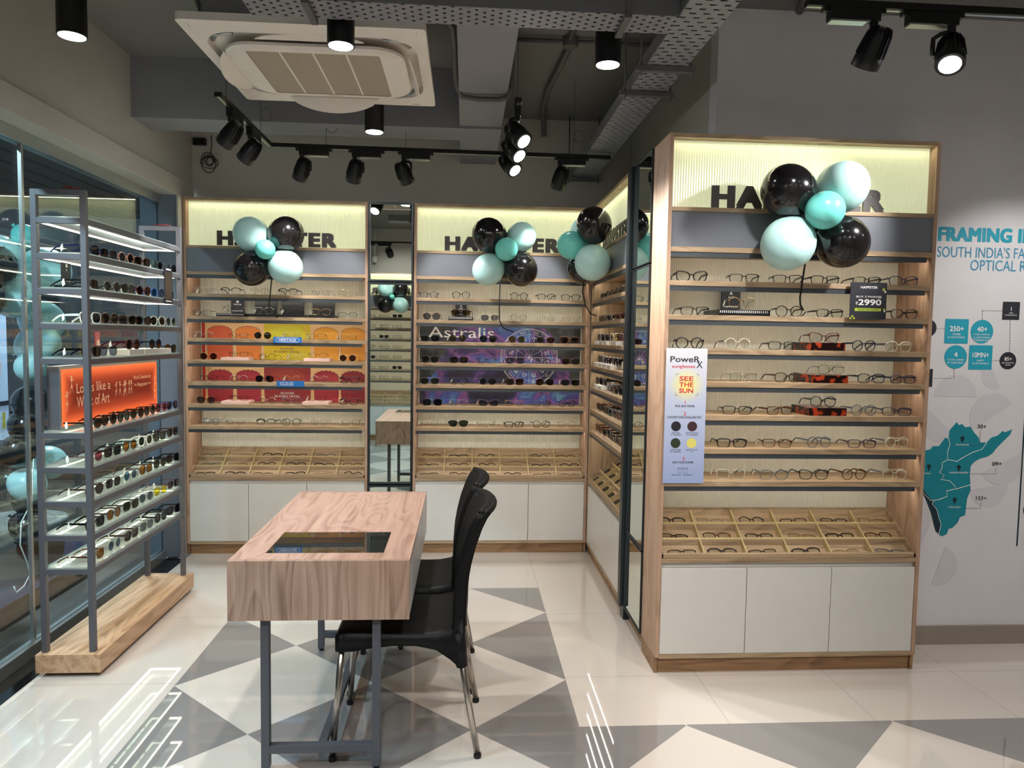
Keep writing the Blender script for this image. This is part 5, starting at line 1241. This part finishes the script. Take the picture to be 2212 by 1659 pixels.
# faint overlapping shapes
faint = plain('mural_faint_grey', 'd2cfd3', .6)
for cx_, cz_, r_, a0 in ((2.42, 1.25, .11, 0), (2.62, 1.15, .12, .6), (2.36, 1.12, .10, 2.4), (2.68, .92, .11, 3.6), (2.33, .62, .12, 1.2), (2.62, .80, .10, 3.3), (2.62, 1.36, .07, 2), (2.38, .40, .10, 4.4)):
    MB().prism([(cx_ + r_ * math.cos(a0 + k * PI / 20), cz_ + r_ * math.sin(a0 + k * PI / 20)) for k in range(21)], yw + .0003, yw + .0008).build('faint_shape', faint, t)
mp = [(2.435, 1.125), (2.447, 1.11), (2.465, 1.115), (2.48, 1.099), (2.507, 1.103), (2.528, 1.074), (2.554, 1.048), (2.561, 1.024), (2.597, 1.024), (2.619, 1.048), (2.652, 1.059), (2.677, 1.083), (2.689, 1.075), (2.726, 1.091), (2.717, 1.065), (2.665, 1.012), (2.645, .99), (2.63, .969), (2.603, .953), (2.566, .943), (2.539, .927), (2.521, .906), (2.519, .863), (2.524, .811), (2.528, .784), (2.512, .742), (2.509, .705), (2.506, .657), (2.479, .646), (2.47, .62), (2.444, .593), (2.423, .588), (2.416, .561), (2.392, .551), (2.373, .561), (2.365, .59), (2.335, .70), (2.29, .77), (2.262, .80), (2.235, .88), (2.245, .96), (2.265, .978), (2.308, .989), (2.318, 1.004), (2.35, 1.004), (2.38, 1.047), (2.397, 1.041), (2.4, 1.083)]
MB().prism(mp, yw - .0002, yw + .0005).build('map_region', M['map_teal'], t)
MB().prism([(2.262, .80), (2.29, .775), (2.325, .735), (2.34, .715), (2.357, .684), (2.37, .641), (2.383, .609), (2.378, .561), (2.357, .575), (2.325, .673), (2.295, .74)], yw - .0006, yw - .0003).build('map_region', M['map_dark'], t)
m = MB()
for l in ([(2.396, 1.047), (2.406, 1.01), (2.395, .979), (2.399, .937), (2.447, .928), (2.475, .947), (2.526, .974), (2.574, .99), (2.597, 1.024)], [(2.399, .937), (2.371, .921), (2.372, .894), (2.36, .873), (2.385, .858), (2.37, .837), (2.414, .831), (2.443, .805), (2.449, .789), (2.492, .802), (2.527, .811)], [(2.444, .789), (2.401, .779), (2.406, .752), (2.365, .736), (2.322, .731), (2.262, .79)], [(2.338, .731), (2.331, .715), (2.357, .684), (2.37, .641), (2.383, .609), (2.373, .561)]):
    m.tube([(a, yw - .0008, b) for a, b in l], .0016, 5)
m.build('map_border', M['text_white'], t)
m = MB()
for cx_, cz_ in ((2.469, 1.044), (2.304, .903), (2.459, .9), (2.447, .736)):
    m.prism([(cx_, cz_ - .024), (cx_ + .010, cz_ - .003), (cx_ + .010, cz_ + .004), (cx_ + .005, cz_ + .010), (cx_ - .005, cz_ + .010), (cx_ - .010, cz_ + .004), (cx_ - .010, cz_ - .003)], yw - .0006, yw - .0003)
m.box(2.785, 2.792, yw - .0003, yw, .50, 1.84); m.build('map_pin', M['map_dark'], t)
m = MB()
for s_, cx_, cz_, w_ in (('TELANGANA', 2.47, 1.012, .035), ('KARNATAKA', 2.275, .868, .04), ('ANDHRA PRADESH', 2.459, .872, .05), ('TAMIL NADU', 2.447, .698, .032)): put_text(m, s_, cx_ - w_, cx_ + w_, cz_ - .004, cz_ + .004, yw - .0008, .01)
m.build('lettering', M['text_white'], t)
m = MB(); put_text(m, '30+', 2.543, 2.590, 1.094, 1.114, yw - .0006, .03); put_text(m, '09+', 2.632, 2.682, .907, .927, yw - .0006, .03); put_text(m, '153+', 2.557, 2.613, .733, .753, yw - .0006, .03)
for a, b in (((2.561, 1.08), (2.561, 1.008)), ((2.51, 1.008), (2.561, 1.008)), ((2.653, .896), (2.653, .866)), ((2.51, .866), (2.653, .866)), ((2.585, .726), (2.585, .692)), ((2.50, .692), (2.585, .692))): m.box(min(a[0], b[0]) - .0006, max(a[0], b[0]) + .0006, yw - .0004, yw, min(a[1], b[1]) - .0006, max(a[1], b[1]) + .0006)
m.build('lettering', M['print_black'], t)
print('glasses', GCOUNT, 'objects', len(bpy.data.objects))
